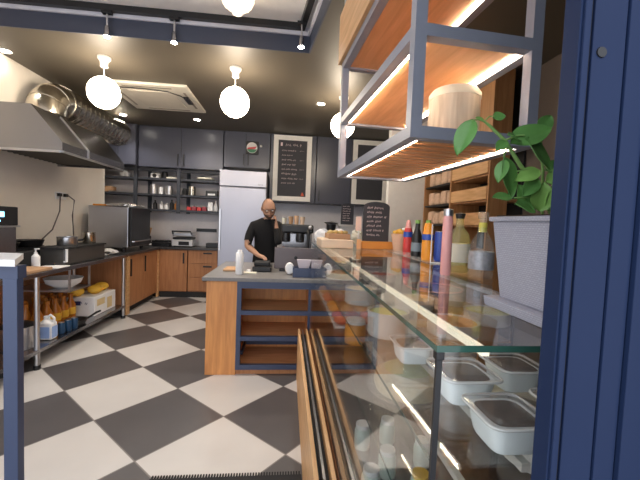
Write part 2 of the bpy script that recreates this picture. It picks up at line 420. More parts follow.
wallcab(-.33, .50, 1.78, 2.998, 6.30, [(-.33, .50, None)], 'tall dark wall cabinet carrying the written chalk menu')
wallcab(.51, 1.15, 1.78, 2.998, 6.30, [(.51, 1.15, .57)], 'tall dark wall cabinet between the two framed boards')
wallcab(1.16, 2.33, 1.78, 2.998, 6.30, [(1.16, 1.95, None), (1.95, 2.33, None)], 'tall dark wall cabinet carrying the empty framed board')
# steel shelving
t = thing('shelving_rack', 'dark steel open shelving full of jars between cabinets and back counter', 'shelf', (-2.2, 6.5, .93))
for z in (2.11, 1.83, 1.56): part('shelf', B(-3.45, -1.2, 6.36, 6.70, z-.035, z), M_dark, t)
for x in (-2.66, -1.93): part('upright', B(x-.03, x+.03, 6.33, 6.359, .94, 2.298) if 0 else B(x-.03, x+.03, 6.33, 6.36, 1.5, 2.29), M_dark, t)
for x in (-2.56, -1.86, -3.4, -1.2): part('upright', B(x-.03, x+.03, 6.701, 6.74, 1.5, 2.29), M_dark, t)
part('top_rail', B(-3.45, -1.2, 6.36, 6.40, 2.22, 2.27), M_dark, t)
# framed boards
def fboard(x0, x1, z0, z1, name, lab, tilt=False):
    t = thing(name, lab, 'chalkboard', ((x0+x1)/2, 6.28, z0))
    part('frame', frame(BM(), x0, x1, 6.255, 6.296, z0, z1, .085), M_frame, t, bev=.004)
    part('slate', B(x0+.08, x1-.08, 6.268, 6.28, z0+.08, z1-.08), M_board, t)
    return t
m_ = fboard(-.275, .41, 1.80, 3.0-.03, 'chalk_menu', 'tall white framed chalkboard menu covered in handwriting')
bm = BM()
scribble(bm, -.06, .22, 2.80, 6.262, .05, 1, seed=1)
zz = 2.70
for i, (w, h) in enumerate(((.24, .028), (.18, .026), (.24, .028), (.24, .034), (.28, .03), (.26, .04), (.30, .036), (.24, .03))):
    scribble(bm, -.12, -.12+w, zz, 6.262, h, bold=.13, seed=10+i)
    if i % 2 == 0: scribble(bm, .2, .27, zz, 6.262, .02, seed=40+i)
    zz -= .083
part('handwriting', bm, M_chalk, m_)
part('emblem', BB((-.15, -.115, 6.262, 6.267, 2.78, 2.84)), M_chalk, m_)
part('emblem', BB((.24, .29, 6.262, 6.267, 1.9, 1.93), (.25, .28, 6.262, 6.267, 1.93, 1.96)), M_tomato, m_)
fboard(1.17, 1.83, 1.80, 2.97, 'framed_board', 'white framed blank dark board behind the hanging shelf')
# round sign
t = thing('round_sign', 'small square black sign with a round red and white emblem', 'sign', (-.66, 6.28, 2.6))
part('backing', B(-.77, -.545, 6.27, 6.297, 2.60, 2.83), M_black, t, bev=.02)
def disc(x, z, r, y, d=.006):
    bm = cyl(BM(), (0, 0, 0), r, d, seg=32); bmesh.ops.rotate(bm, cent=(0, 0, 0), matrix=Matrix.Rotation(PI/2, 3, 'X'), verts=bm.verts[:])
    bmesh.ops.translate(bm, vec=(x, y, z), verts=bm.verts[:]); return bm
part('disc', disc(-.657, 2.715, .095, 6.27), M_white, t)
part('green_band', prism(BM(), [(-.657+.09*math.cos(a), 2.715+.09*math.sin(a)) for a in [PI*(1.1+k*.08) for k in range(11)]], 6.258, 6.264), mat('green_enamel', (.05, .25, .12), .4), t)
part('red_band', prism(BM(), [(-.74, 2.68), (-.60, 2.695), (-.575, 2.74), (-.60, 2.73), (-.67, 2.72), (-.73, 2.71)], 6.252, 6.2575), M_red, t)
one('motion_sensor', ball(BM(), (-.50, 6.285, 2.755), .022), M_white, 'small white round sensor beside the round sign', 'sensor', smooth=True)
# ================================================================ FRIDGE
t = thing('fridge', 'tall silver fridge with top freezer between shelving and chalk menu', 'fridge', (-.75, 6.35, 0))
part('body', B(-1.15, -.36, 6.0, 6.73, .05, 2.26), M_fridge, t, bev=.01)
d = part('freezer_door', B(-1.15, -.36, 5.94, 5.995, 1.985, 2.26), M_fridge, t, bev=.012)
bm = BM(); scribble(bm, -.50, -.40, 2.03, 5.934, .035, seed=3); part('badge', bm, M_black, d)
d = part('fridge_door', B(-1.15, -.36, 5.94, 5.995, .10, 1.975), M_fridge, t, bev=.012)
part('handle', BB((-1.13, -1.105, 5.905, 5.93, .9, 1.6), (-1.13, -1.105, 5.92, 5.945, .9, .93), (-1.13, -1.105, 5.92, 5.945, 1.57, 1.6)), M_steel, d)
part('kick_plate', B(-1.12, -.39, 6.03, 6.1, 0, .05), M_black, t)
# ================================================================ BACK COUNTER
def basecab(x0, x1, y0, y1, lab, doors, drawers, m=M_bcab, ztop=.86):
    t = thing('base_cabinet', lab, 'cabinet', ((x0+x1)/2, (y0+y1)/2, 0))
    part('body', B(x0+.002, x1-.002, y0+.021, y1, .1, ztop), m, t)
    part('kick_board', B(x0+.002, x1-.002, y0+.05, y0+.07, 0, .1), M_blackm, t)
    for a, b_, hx in doors:
        d = part('door', B(a+.003, b_-.003, y0, y0+.02, .11, ztop-.01), m, t, bev=.002)
        part('handle', B(hx-.012, hx+.012, y0-.015, y0, ztop-.25, ztop-.06), M_black, d)
    for z0, z1 in drawers:
        d = part('drawer', B(x0+.005, x1-.005, y0, y0+.02, z0, z1), m, t, bev=.002)
        part('handle', B((x0+x1)/2-.01, (x0+x1)/2+.14, y0-.015, y0, z1-.06, z1-.035), M_black, d)
basecab(-2.50, -1.74, 6.28, 6.74, 'brown wooden base cabinet in the back corner beside the drawers', [(-2.44, -1.74, -1.80)], [])
basecab(-1.73, -1.17, 6.28, 6.74, 'brown wooden three drawer base cabinet left of the fridge', [], [(.12, .36), (.37, .61), (.62, .85)])
basecab(-.34, 2.3, 6.28, 6.74, 'brown base cabinet run along the back wall right of the fridge', [(-.34, .5, .4), (.5, 1.4, 1.3), (1.4, 2.3, 2.2)], [])
one('back_worktop', BB((-3.45, -1.17, 6.24, 6.74, .86, .90)), M_dstone, 'dark stone worktop along the back wall under the shelving', 'worktop', loc=(-2.2, 6.5, .86), bev=.003)
one('rear_worktop', B(-.34, 2.3, 6.24, 6.74, .86, .90), M_dstone, 'dark stone worktop right of the fridge behind the coffee machine', 'worktop', loc=(1, 6.5, .86), bev=.003)
struct('trim_3', BB((-.34, 2.33, 6.735, 6.749, .90, 1.78)), M_tile)
struct('trim_4', BB((-3.45, -1.17, 6.741, 6.749, .90, 1.50)), mat('backsplash_paint', (.8, .77, .8), .5))
# left return cabinet
t = thing('corner_cabinet', 'brown wooden cabinet with pale edge at the end of the cooking line', 'cabinet', (-2.5, 5.8, 0))
part('body', B(-2.88, -2.24, 5.02, 6.2, .1, .86), M_bcab, t)
part('kick_board', B(-2.85, -2.29, 5.05, 6.2, 0, .1), M_blackm, t)
part('edge_board', B(-2.24, -2.20, 5.02, 5.10, .02, .86), M_woody, t)
for y0, y1 in ((5.11, 5.6), (5.61, 6.19)):
    d = part('door', B(-2.24, -2.22, y0, y1, .11, .85), M_bcab, t, bev=.002)
    part('handle', B(-2.22, -2.205, y0+.05, y0+.075, .55, .8), M_black, d)
part('edge_board', B(-2.24, -2.205, 6.2, 6.25, .02, .86), M_woody, t)
one('left_worktop', B(-2.895, -2.18, 4.98, 6.235, .86, .90), M_dstone, 'dark worktop under the big steel oven in the left corner', 'worktop', loc=(-2.5, 5.6, .86), bev=.003)
# ================================================================ STEEL WORK TABLE
t = swt = thing('steel_work_table', 'stainless steel work table with undershelf along the left wall', 'work table', (-2.5, 4.1, 0))
part('table_top', B(-2.895, -2.17, 2.6, 4.97, .85, .89), M_steelx, t, bev=.004)
part('undershelf', B(-2.87, -2.19, 2.64, 4.95, .15, .185), M_steelx, t, bev=.003)
for y in (2.66, 3.28, 4.93): part('leg', tube(BM(), [(-2.21, y, 0.02), (-2.21, y, .86)], .022, 12), M_steel, t, True)
for y in (2.66, 4.93): part('leg', tube(BM(), [(-2.85, y, 0.02), (-2.85, y, .86)], .022, 12), M_steel, t, True)
for y in (2.66, 3.28, 4.93): part('foot', cyl(BM(), (-2.21, y, 0), .028, .04), M_black, t, True)
part('back_board', B(-2.893, -2.875, 2.64, 4.95, .19, .85), M_bcab, t)
def lat(name, prof, m, loc, lab, cat, group=None, seg=24, extra=()):
    if not extra:
        return one(name, lathe(BM(), prof, loc, seg), m, lab, cat, group, True, loc=loc)
    t = thing(name, lab, cat, loc, group)
    part('body', lathe(BM(), prof, loc, seg), m, t, True)
    for n, pr, mm in extra: part(n, lathe(BM(), pr, loc, seg), mm, t, True)
    return t
# under the table
ol = []
base = lat('oil_bottle', [(.045, 0), (.05, .02), (.05, .17), (.02, .24), (.02, .27)], M_oil, (-2.72, 3.72, .187), 'amber oil bottle on the undershelf, front row nearest', 'bottle', 'amber oil bottles under the steel table',
           extra=(('cap', [(.024, .265), (.024, .3)], M_oil), ('label', [(.0515, .06), (.0515, .14)], M_yellow)))
n = 0
for ix, x in enumerate((-2.72, -2.61, -2.50)):
    for iy, y in enumerate((3.72, 3.86, 4.0, 4.13, 4.26)):
        if n: dup(base, (x, y, .187), label='amber oil bottle in row %s from the wall, %s' % (('the back', 'the middle', 'the front')[ix], ('nearest the jug', 'second from the jug', 'in the centre of its row', 'fourth from the jug', 'nearest the carton')[iy]))
        n += 1
t = thing('detergent_jug', 'white plastic jug with pale blue label on the undershelf front', 'jug', (-2.32, 3.47, .187))
part('body', BB((-2.37, -2.23, 3.50, 3.60, .187, .36)), M_paper, t, bev=.02)
part('neck', lathe(BM(), [(.055, 0), (.025, .03), (.025, .06)], (-2.30, 3.55, .355)), M_paper, t, True)
part('handle', tube(BM(), [(-2.30, 3.53, .39), (-2.26, 3.54, .43), (-2.235, 3.55, .40), (-2.232, 3.55, .34)], .012, 8), M_paper, t, True)
part('label', B(-2.355, -2.245, 3.496, 3.499, .21, .32), M_lblue, t)
part('label', B(-2.229, -2.227, 3.51, 3.59, .21, .32), M_lblue, t)
c0 = lat('drink_can', [(.028, 0), (.032, .008), (.032, .105), (.027, .115)], mat('teal_can', (.01, .05, .12), .35), (-2.27, 3.72, .187), 'dark blue can beside the white jug, nearest the jug', 'can', 'dark blue cans under the steel table',
         extra=(('rim', [(.028, .115), (.027, .119)], M_steel),))
dup(c0, (-2.26, 3.81, .187), label='dark blue can beside the white jug, middle one of the three')
dup(c0, (-2.25, 3.90, .187), label='dark blue can beside the white jug, nearest the pan')
t = thing('frying_pan', 'black frying pan with long handle on the undershelf', 'pan', (-2.36, 4.12, .187))
part('bowl', lathe(BM(), [(0, 0), (.085, 0), (.11, .05), (.105, .05), (.08, .008), (0, .008)], (-2.325, 4.06, .187), 28, False), M_black, t, True)
part('handle', tube(BM(), [(-2.24, 4.12, .23), (-2.2, 4.24, .27), (-2.19, 4.3, .272)], .012, 8), M_black, t, True)
t = thing('printed_carton', 'white printed carton of packets on the undershelf by the oil', 'carton', (-2.40, 4.5, .187))
part('box', B(-2.6, -2.28, 4.35, 4.86, .187, .42), M_paper, t, bev=.006)
bm = B(-2.55, -2.44, 4.346, 4.349, .32, .37); scribble(bm, -2.54, -2.36, .345, 4.344, .04, seed=5)
part('print', bm, mat('navy_print', (.03, .03, .12), .6), t)
part('side_print', BB((-2.279, -2.277, 4.4, 4.58, .3, .38), (-2.279, -2.277, 4.64, 4.76, .22, .36)), mat('yellow_print', (.7, .55, .3), .6), t)
for i, (x, y, lab) in enumerate(((-2.52, 4.40, 'yellow bag on the white carton, nearest'), (-2.40, 4.585, 'yellow bag on the white carton, in the middle'), (-2.42, 4.775, 'yellow bag on the white carton, furthest'))):
    one('yellow_bag', ball(BM(), (x, y, .475), .085, (1, 1.05, .66)), M_yellow, lab, 'bag', 'yellow bags on the carton', True, loc=(x, y, .42))
lat('mixing_bowl', [(0, 0), (.08, 0), (.16, .05), (.185, .11), (.18, .11), (.155, .055), (.075, .01), (0, .01)], M_paper, (-2.45, 4.05, .60), 'wide white bowl high under the steel table top', 'bowl')
part('hanging_rack', BB((-2.87, -2.27, 3.85, 4.25, .585, .60), (-2.29, -2.27, 3.86, 3.875, .60, .85), (-2.29, -2.27, 4.225, 4.24, .60, .85), (-2.87, -2.85, 3.86, 3.875, .60, .85), (-2.87, -2.85, 4.225, 4.24, .60, .85)), M_steel, swt)
t = lat('stock_pot', [(.13, 0), (.135, .01), (.135, .2), (.14, .205)], M_steel, (-2.40, 3.32, .187), 'steel stock pot on the undershelf behind the navy table leg', 'pot',
    extra=(('lid', [(.14, .206), (.1, .225), (0, .23)], M_black),))
t = lat('stock_pot', [(.12, 0), (.125, .01), (.125, .26), (.13, .265)], M_blackm, (-2.45, 2.82, .187), 'black pot on the undershelf furthest left', 'pot')
# on the steel table
t = thing('counter_oven', 'low steel oven with black touch panel standing on the steel table', 'oven', (-2.6, 3.2, .89))
part('body', B(-2.86, -2.42, 2.86, 3.34, .891, 1.285), M_steelx, t, bev=.006)
part('control_box', B(-2.87, -2.41, 2.84, 3.35, 1.30, 1.465), M_black, t, bev=.008)
part('top_plate', B(-2.88, -2.40, 2.83, 3.36, 1.285, 1.30), M_steel, t)
bm = BM()
for i, (a, w) in enumerate(((-2.62, .03), (-2.575, .01), (-2.555, .025), (-2.52, .022))): box(bm, a, a+w, 2.836, 2.839, 1.37, 1.41)
part('digits', bm, M_screen, t)
bm = BM()
for i, (a, w) in enumerate(((2.95, .06), (3.04, .02), (3.08, .04), (3.14, .05))): box(bm, -2.409, -2.406, a, a+w, 1.375, 1.42)
box(bm, -2.409, -2.406, 3.12, 3.15, 1.335, 1.35)
part('digits', bm, M_screen, t)
t = thing('soap_dispenser', 'white pump bottle beside the low steel oven', 'bottle', (-2.38, 3.52, .89))
part('bottle', lathe(BM(), [(.03, 0), (.034, .01), (.034, .11), (.014, .135), (.014, .15)], (-2.38, 3.52, .891)), M_paper, t, True)
part('pump', BB((-2.385, -2.375, 3.515, 3.525, 1.04, 1.07), (-2.39, -2.35, 3.512, 3.528, 1.07, 1.08)), M_paper, t)
t = thing('wok_burner', 'dark cluttered gas hob with pans behind the pump bottle', 'hob', (-2.68, 3.75, .89))
part('base', B(-2.88, -2.50, 3.45, 4.1, .891, 1.04), M_blackm, t, bev=.01)
part('grate', BB(*[(-2.86+.06*k, -2.85+.06*k, 3.47, 4.08, 1.04, 1.06) for k in range(6)]), M_black, t)
for x, y, r, h, lab in ((-2.72, 3.6, .12, .055, 'round dark pan on the gas hob, nearer'), (-2.7, 3.9, .13, .07, 'round dark pan on the gas hob, further')):
    lat('hob_pan', [(0, 0), (r*.8, 0), (r, h), (r*.95, h), (r*.76, .006), (0, .006)], M_black, (x, y, 1.061), lab, 'pan', 'pans on the gas hob')
t = thing('deep_fryer', 'black countertop fryer with steel pot on the steel table', 'fryer', (-2.5, 4.05, .89))
part('body', B(-2.48, -2.24, 3.72, 4.5, .891, 1.06), mat('fryer_steel', (.1, .095, .09), .35, .5), t, bev=.012)
part('rim', BB((-2.49, -2.23, 3.71, 4.51, 1.06, 1.075)), M_blackm, t)
part('tap', tube(BM(), [(-2.25, 3.73, .93), (-2.22, 3.715, .93), (-2.215, 3.71, 1.06)], .012, 8), M_paper, t, True)
part('handle', tube(BM(), [(-2.47, 4.14, 1.07), (-2.47, 4.14, 1.11), (-2.47, 4.46, 1.11), (-2.47, 4.46, 1.07)], .012, 8), M_black, t, True)
lat('steel_pot', [(.09, 0), (.095, .01), (.095, .09), (.1, .095), (.09, .095), (.085, .02), (0, .02)], M_steel, (-2.37, 3.98, 1.076), 'round steel pot standing on the dark fryer, nearer', 'pot')
lat('copper_pan', [(.06, 0), (.065, .01), (.065, .13), (.07, .132), (.06, .13), (.058, .02), (0, .02)], M_duct, (-2.34, 4.34, 1.076), 'small brass coloured pot on the dark fryer, further', 'pot')
one('chopping_board', BB((-2.41, -2.19, 3.16, 3.46, .891, .915)), M_card, 'brown chopping board on the near corner of the steel table', 'board', loc=(-2.36, 3.3, .891), bev=.004)
t = thing('paper_tray', 'white paper tray at the front edge of the fryer', 'tray', (-2.3, 3.58, .891))
part('tray', BB((-2.37, -2.17+.0, 3.5, 3.69, .891, .90)), M_paper, t, bev=.003)
t = thing('crumpled_cloths', 'pile of crumpled white cloths beside the big steel oven', 'cloth', (-2.35, 4.75, .891))
bm = BM()
for k in range(7): ball(bm, (-2.3+random.uniform(-.07, .06), 4.72+random.uniform(-.14, .18), .925+random.uniform(0, .03)), .06, (1.1, 1.2, .45), 12, 8)
for v in bm.verts:
    v.co += Vector((random.uniform(-.008, .008), random.uniform(-.008, .008), random.uniform(-.006, .006))); v.co.z = max(v.co.z, .8925)
part('cloth', bm, M_paper, t)
part('dark_cloth', ball(BM(), (-2.27, 4.6, .94), .04, (1, 1, .5), 12, 8), M_black, t, True)
# big oven
t = thing('convection_oven', 'big brushed steel convection oven with black glass front in the left corner', 'oven', (-2.5, 5.45, .9))
part('body', B(-2.79, -2.25, 5.14, 5.86, .96, 1.55), brushed('oven_steel', (.5, .5, .53), .3, 1), t, bev=.008)
d = part('door', B(-2.248, -2.215, 5.16, 5.85, .975, 1.54), M_black, t, bev=.006)
part('handle', tube(BM(), [(-2.215, 5.2, 1.05), (-2.19, 5.2, 1.05), (-2.19, 5.8, 1.05), (-2.215, 5.8, 1.05)], .01, 8), M_steel, d, True)
for x, y in ((-2.74, 5.2), (-2.33, 5.2), (-2.74, 5.8), (-2.33, 5.8)): part('foot', cyl(BM(), (x, y, .90), .025, .06), M_black, t, True)
lat('dark_saucepan', [(.10, 0), (.105, .01), (.105, .10), (.11, .105), (.1, .105), (.095, .02), (0, .02)], M_blackm, (-2.7, 4.35, .891), 'dark saucepan between the fryer and the left wall', 'pot')
lat('spice_tin', [(.035, 0), (.035, .12), (.03, .125)], M_steel, (-2.6, 4.62, .891), 'small steel tin behind the crumpled cloths', 'tin')
for k, (x, y, l) in enumerate(((-2.56, 3.60, 'long black ladle lying nearest the pump bottle'),)):
    one('ladle', tube(BM(), [(-2.46, 3.46, .905), (-2.40, 3.62, .91), (-2.30, 3.66, .91)], .01, 8), M_black, l, 'ladle', smooth=True, loc=(-2.4, 3.6, .9))
one('orange_tray', B(-2.76, -2.58, 5.2, 5.45, 1.552, 1.575), M_orange, 'flat orange box on top of the big steel oven', 'box', loc=(-2.7, 5.3, 1.552), bev=.004)
t = thing('foil_trays', 'crumpled silver foil trays on top of the big steel oven', 'foil', (-2.4, 5.4, 1.552))
bm = BM()
for k in range(5): box(bm, -2.56+.05*k, -2.40+.04*k, 5.15+.09*k, 5.40+.08*k, 1.552+.002*k, 1.57+.015*(k % 3))
for v in bm.verts: v.co += Vector((random.uniform(-.015, .015), random.uniform(-.015, .015), random.uniform(0, .012)))
part('foil', bm, mat('crumpled_foil', (.85, .85, .85), .25, .9), t)
# sockets and cables
t = thing('wall_socket', 'white double wall socket with two grey plugged cables', 'socket', (-2.89, 4.95, 1.7))
part('plate', B(-2.899, -2.885, 4.62, 4.82, 1.60, 1.69), M_paper, t)
for y, e in ((4.66, [(-2.86, 4.66, 1.66), (-2.83, 4.6, 1.45), (-2.82, 4.45, 1.22), (-2.82, 4.22, 1.08)]), (4.78, [(-2.86, 4.78, 1.67), (-2.82, 4.88, 1.6), (-2.82, 4.84, 1.4), (-2.83, 4.88, 1.15), (-2.83, 4.86, .93)])):
    part('plug', B(-2.885, -2.85, y-.022, y+.022, 1.635, 1.675), M_black, t)
    part('cable', tube(BM(), e, .008, 6), mat('grey_cable', (.12, .1, .1), .5), t, True)
# ================================================================ SHELF THINGS (back)
def cup(x, y, z, r, h, m, lab, cat='cup', grp='cups on the open shelves', name='cup'):
    return one(name, lathe(BM(), [(r*.75, 0), (r, h), (r*.9, h), (r*.65, .01), (0, .01)], (x, y, z), 16), m, lab, cat, grp, True, loc=(x, y, z))
i = 0
for x, z, l in ((-2.93, 0, 'bottom row, left'), (-2.84, 0, 'bottom row, middle'), (-2.72, 0, 'bottom row, right'), (-2.88, .075, 'stacked on top')):
    cup(x, 6.45, 2.111+z, .045, .07, M_paper, 'small white cup on the top shelf, %s' % l)
t = thing('scale', 'white kitchen scale on the top shelf beside the dark jug', 'scale', (-2.38, 6.5, 2.111))
part('body', B(-2.44, -2.30, 6.42, 6.56, 2.111, 2.2), M_paper, t, bev=.01); part('dial', disc(-2.37, 2.155, .035, 6.42), M_black, t)
lat('dark_jug', [(.05, 0), (.06, .03), (.045, .12), (.05, .14)], M_black, (-2.22, 6.5, 2.111), 'dark round jug on the top shelf', 'jug')
one('long_tray', B(-2.16, -1.97, 6.4, 6.6, 2.111, 2.14), M_label, 'long pale tray on the top shelf, left of the middle post', 'tray', loc=(-2.1, 6.5, 2.111), bev=.005)
one('stacked_plates', lathe(BM(), [(.08, 0), (.15, .02), (.15, .05), (.08, .06)], (-1.5, 6.5, 2.111), 24), M_label, 'stack of pale plates on the top shelf above the fridge side', 'plates', smooth=True, loc=(-1.5, 6.5, 2.111))
for x, r, h, m, l in ((-2.40, .06, .17, M_steel, 'tall steel canister on the middle shelf, leftmost'), (-2.27, .035, .13, M_paper, 'small white jar on the middle shelf between canisters'), (-2.13, .065, .15, M_steel, 'steel canister on the middle shelf, left of the middle post'), (-1.73, .07, .16, M_duct, 'brass toned steel canister on the middle shelf, right of the middle post'), (-1.86+.0, .04, .12, M_blackm, 'dark jar on the middle shelf beside the post')):
    lat('canister', [(r, 0), (r, h*.85), (r*.9, h*.88), (r*.9, h)], m, (x, 6.47, 1.831), l, 'canister', 'canisters on the middle shelf')
t = thing('radio', 'small black box device on the middle shelf near the fridge', 'device', (-1.38, 6.5, 1.831))
part('body', B(-1.48, -1.27, 6.42, 6.56, 1.831, 1.93), M_black, t, bev=.008); part('panel', B(-1.44, -1.31, 6.416, 6.419, 1.845, 1.88), M_paper, t)
for x, h, m, l in ((-2.37, .16, M_black, 'dark bottle on the lowest shelf, leftmost'), (-2.32+.06, .14, M_paper, 'white bottle on the lowest shelf beside the dark one'), (-2.17, .12, M_paper, 'short white jar on the lowest shelf, left part'), (-2.08, .18, M_blackm, 'dark tall bottle on the lowest shelf before the post'), (-2.0, .16, M_oil, 'brown bottle on the lowest shelf touching the post'), (-1.30, .19, M_paper, 'white bottle on the lowest shelf nearest the fridge')):
    lat('shelf_bottle', [(.032, 0), (.035, .01), (.035, h*.6), (.014, h*.78), (.014, h)], m, (x, 6.47, 1.561), l, 'bottle', 'bottles on the lowest shelf')
for k in range(4): one('red_packet', B(-1.80+.09*k, -1.73+.09*k, 6.4, 6.55, 1.561, 1.62+.012*(k % 2)), M_red if k % 2 == 0 else mat('maroon_pack', (.35, .05, .07), .5), ('bright red packet nearest the post on the lowest shelf', 'maroon packet nearest the post on the lowest shelf', 'bright red packet nearest the white box on the lowest shelf', 'maroon packet nearest the white box on the lowest shelf')[k], 'packet', 'red packets on the lowest shelf', bev=.005, loc=(-1.765+.09*k, 6.47, 1.561))
one('white_box', B(-1.43, -1.345, 6.4, 6.6, 1.561, 1.72), M_paper, 'white upright box on the lowest shelf beside the white bottle', 'box', bev=.004, loc=(-1.39, 6.5, 1.561))
one('shelf_carton', B(-3.3, -3.1, 6.4, 6.6, 1.831, 1.93), M_card, 'small brown carton on the middle shelf behind the oven', 'carton', loc=(-3.2, 6.5, 1.831))
one('baking_rack_tray', B(-3.12, -2.72, 6.37, 6.62, 1.831, 1.85), M_steel, 'flat steel tray on the middle shelf above the big oven', 'tray', loc=(-2.9, 6.5, 1.831))
# back counter things
t = thing('sandwich_press', 'silver and black sandwich press on the back worktop', 'sandwich press', (-1.83, 6.42, .9))
part('base', B(-2.02, -1.66, 6.3, 6.58, .915, 1.03), M_ac if 0 else mat('press_silver', (.7, .7, .72), .35, .3), t, bev=.012)
part('panel', B(-1.9, -1.72, 6.296, 6.299, .935, 1.0), M_black, t)
part('upper_plate', B(-2.0, -1.68, 6.31, 6.58, 1.035, 1.07), M_black, t)
part('lid', B(-2.01, -1.67, 6.31, 6.58, 1.09, 1.16), M_steel, t, bev=.012)
part('handle', tube(BM(), [(-2.0, 6.31, 1.13), (-2.0, 6.25, 1.18), (-1.68, 6.25, 1.18), (-1.68, 6.31, 1.13)], .012, 8), M_black, t, True)
for x in (-1.99, -1.69): part('foot', cyl(BM(), (x, 6.34, .9), .015, .015), M_black, t)
one('knife_strip', B(-1.70, -1.33, 6.715, 6.7405, 1.17, 1.23), M_black, 'black magnetic strip on the wall above the sandwich press', 'strip', loc=(-1.5, 6.73, 1.2))
one('black_box', B(-1.44, -1.22, 6.35, 6.55, .901, .98), M_black, 'low black box on the worktop beside the fridge', 'box', bev=.006, loc=(-1.33, 6.45, .901))
t = thing('gas_burner', 'black portable hob beside the sandwich press', 'hob', (-2.25, 6.42, .901))
part('base', B(-2.42, -2.06, 6.3, 6.6, .901, .97), M_black, t, bev=.01); part('grate', BB((-2.38, -2.1, 6.36, 6.38, .97, 1.0), (-2.38, -2.1, 6.52, 6.54, .97, 1.0), (-2.31, -2.29, 6.34, 6.56, .985, 1.0), (-2.19, -2.17, 6.34, 6.56, .985, 1.0)), M_black, t)
part('knob', B(-2.4, -2.36, 6.28, 6.3, .92, .95), M_paper, t)
t = thing('utensil_holder', 'dark holder full of wooden utensils in the back corner', 'utensil holder', (-2.5, 6.45, .901))
part('pot', cyl(BM(), (-2.49, 6.45, .901), .06, .17), M_blackm, t, True)
for k in range(6):
    a = k*1.05; part('utensil', tube(BM(), [(-2.49, 6.45, .95), (-2.49+.07*math.cos(a), 6.45+.05*math.sin(a), 1.22)], [.006, .014], 6), M_card, t)
# ================================================================ BAR
t = thing('service_bar', 'oak service bar with navy shelf bays and grey stone top', 'bar counter', (-.2, 3.7, 0))
part('counter_top', B(-.735, 1.25, 3.12, 4.33, .872, .905), M_stone, t, bev=.003)
part('end_panel', B(-.70, -.425, 3.15, 4.30, .0, .872), M_wood, t, bev=.002)
part('plinth', B(-.425, 1.24, 3.17, 3.6, 0, .055), M_bcab, t)
part('back_panel', B(-.425, 1.24, 3.62, 3.66, 0, .872), M_wood, t)
part('shelf_frame', BB((-.425, -.385, 3.13, 3.17, .055, .872), (.225, .265, 3.13, 3.17, .055, .872), (.90, .94, 3.13, 3.17, .055, .872), (1.20, 1.24, 3.13, 3.17, .055, .872),
    (-.385, 1.20, 3.131, 3.168, .81, .872), (-.385, 1.2, 3.131, 3.168, .565, .605), (-.385, 1.2, 3.131, 3.168, .325, .365), (-.385, 1.2, 3.131, 3.168, .055, .10)), M_navy, t)
for z in (.60, .36, .095): part('shelf_board', B(-.42, 1.2, 3.171, 3.618, z-.02, z), M_woodh, t)
part('side_panel', BB((.235, .255, 3.171, 3.618, .06, .85)), M_wood, t)
part('inner_bar', BB((-.40, .235, 3.58, 3.60, .13, .17), (-.40, -.38, 3.3, 3.58, .13, .17)), M_navy, t)
# things on the bar
t = thing('paper_roll_bottle', 'tall white plastic cylinder on the left end of the bar', 'bottle', (-.42, 3.33, .905))
part('body', lathe(BM(), [(.034, 0), (.037, .005), (.037, .2), (.033, .21)], (-.435, 3.33, .906)), M_paper, t, True)
part('cap', lathe(BM(), [(.025, 0), (.022, .025)], (-.435, 3.33, 1.116)), M_paper, t, True)
t = thing('point_of_sale_screen', 'dark grey till screen seen from behind on the bar', 'till screen', (.1, 3.62, .905))
part('back_shell', B(-.115, .35, 3.62, 3.65, .93, 1.155), mat('grey_plastic_shell', (.13, .11, .12), .4), t, bev=.008)
part('stand', prism(BM(), [(3.655, .93), (3.65, 1.1), (3.80, .93)], .05, .16, 0), M_black, t)
part('foot', B(-.06, .28, 3.60, 3.85, .905, .93), M_black, t, bev=.004)
part('emblem', ball(BM(), (.11, 3.618, 1.05), .018, (1, .1, 1)), M_black, t, True)
t = thing('cash_tray', 'black card terminal and tray in front of the barman', 'card terminal', (-.25, 3.62, .905))
part('base', B(-.33, -.14, 3.5, 3.75, .906, .96), M_black, t, bev=.01)
part('keypad', B(-.32, -.16, 3.56, 3.74, .962, 1.0), M_blackm, t, bev=.008)
part('roll', lathe(BM(), [(.02, 0), (.02, .03)], (-.36+.0, 3.45, .906)), M_paper, t, True)
one('receipt_pad', B(-.40, -.28, 3.38, 3.46, .906, .915), M_label, 'small pale receipt pad in front of the card terminal', 'paper', loc=(-.33, 3.42, .906))
one('brown_tray', B(-.62, -.47, 3.5, 3.75, .906, .925), M_card, 'low brown tray at the left end of the bar', 'tray', loc=(-.55, 3.6, .906), bev=.003)
t = thing('cup_holder', 'navy box holder for paper cups and napkins on the bar', 'holder', (.14, 3.29, .905))
part('box', BB((.075, .085, 3.22, 3.36, .906, .995), (.275, .285, 3.22, 3.36, .906, .995), (.085, .275, 3.22, 3.23, .906, .995), (.085, .275, 3.35, 3.36, .906, .995), (.085, .275, 3.23, 3.35, .906, .915)), M_navy, t)
one('napkin_fan', prism(BM(), [(.15, .916), (.21, .916), (.25, 1.07), (.11, 1.07)], 3.27, 3.31), mat('napkin_paper', (.62, .55, .6), .7), 'white fanned napkins sticking out of the navy holder', 'napkins', loc=(.14, 3.29, .92), bev=.004)
for x, z, l in ((.065, .905, 'left'), (.325, .905, 'right')):
    bm = lathe(BM(), [(.0, -.045), (.038, -.04), (.045, 0), (.038, .04), (0, .045)], (0, 0, 0), 20); bmesh.ops.rotate(bm, cent=(0, 0, 0), matrix=Matrix.Rotation(PI/2, 3, 'X'), verts=bm.verts[:])
    for v in bm.verts: v.co.z *= 1.35
    bmesh.ops.translate(bm, vec=(x-.02, 3.4, .967), verts=bm.verts[:])
    one('paper_roll', bm, M_paper, 'white paper roll standing %s of the navy holder' % l, 'paper roll', 'white rolls beside the holder', True, loc=(x, 3.4, .905))
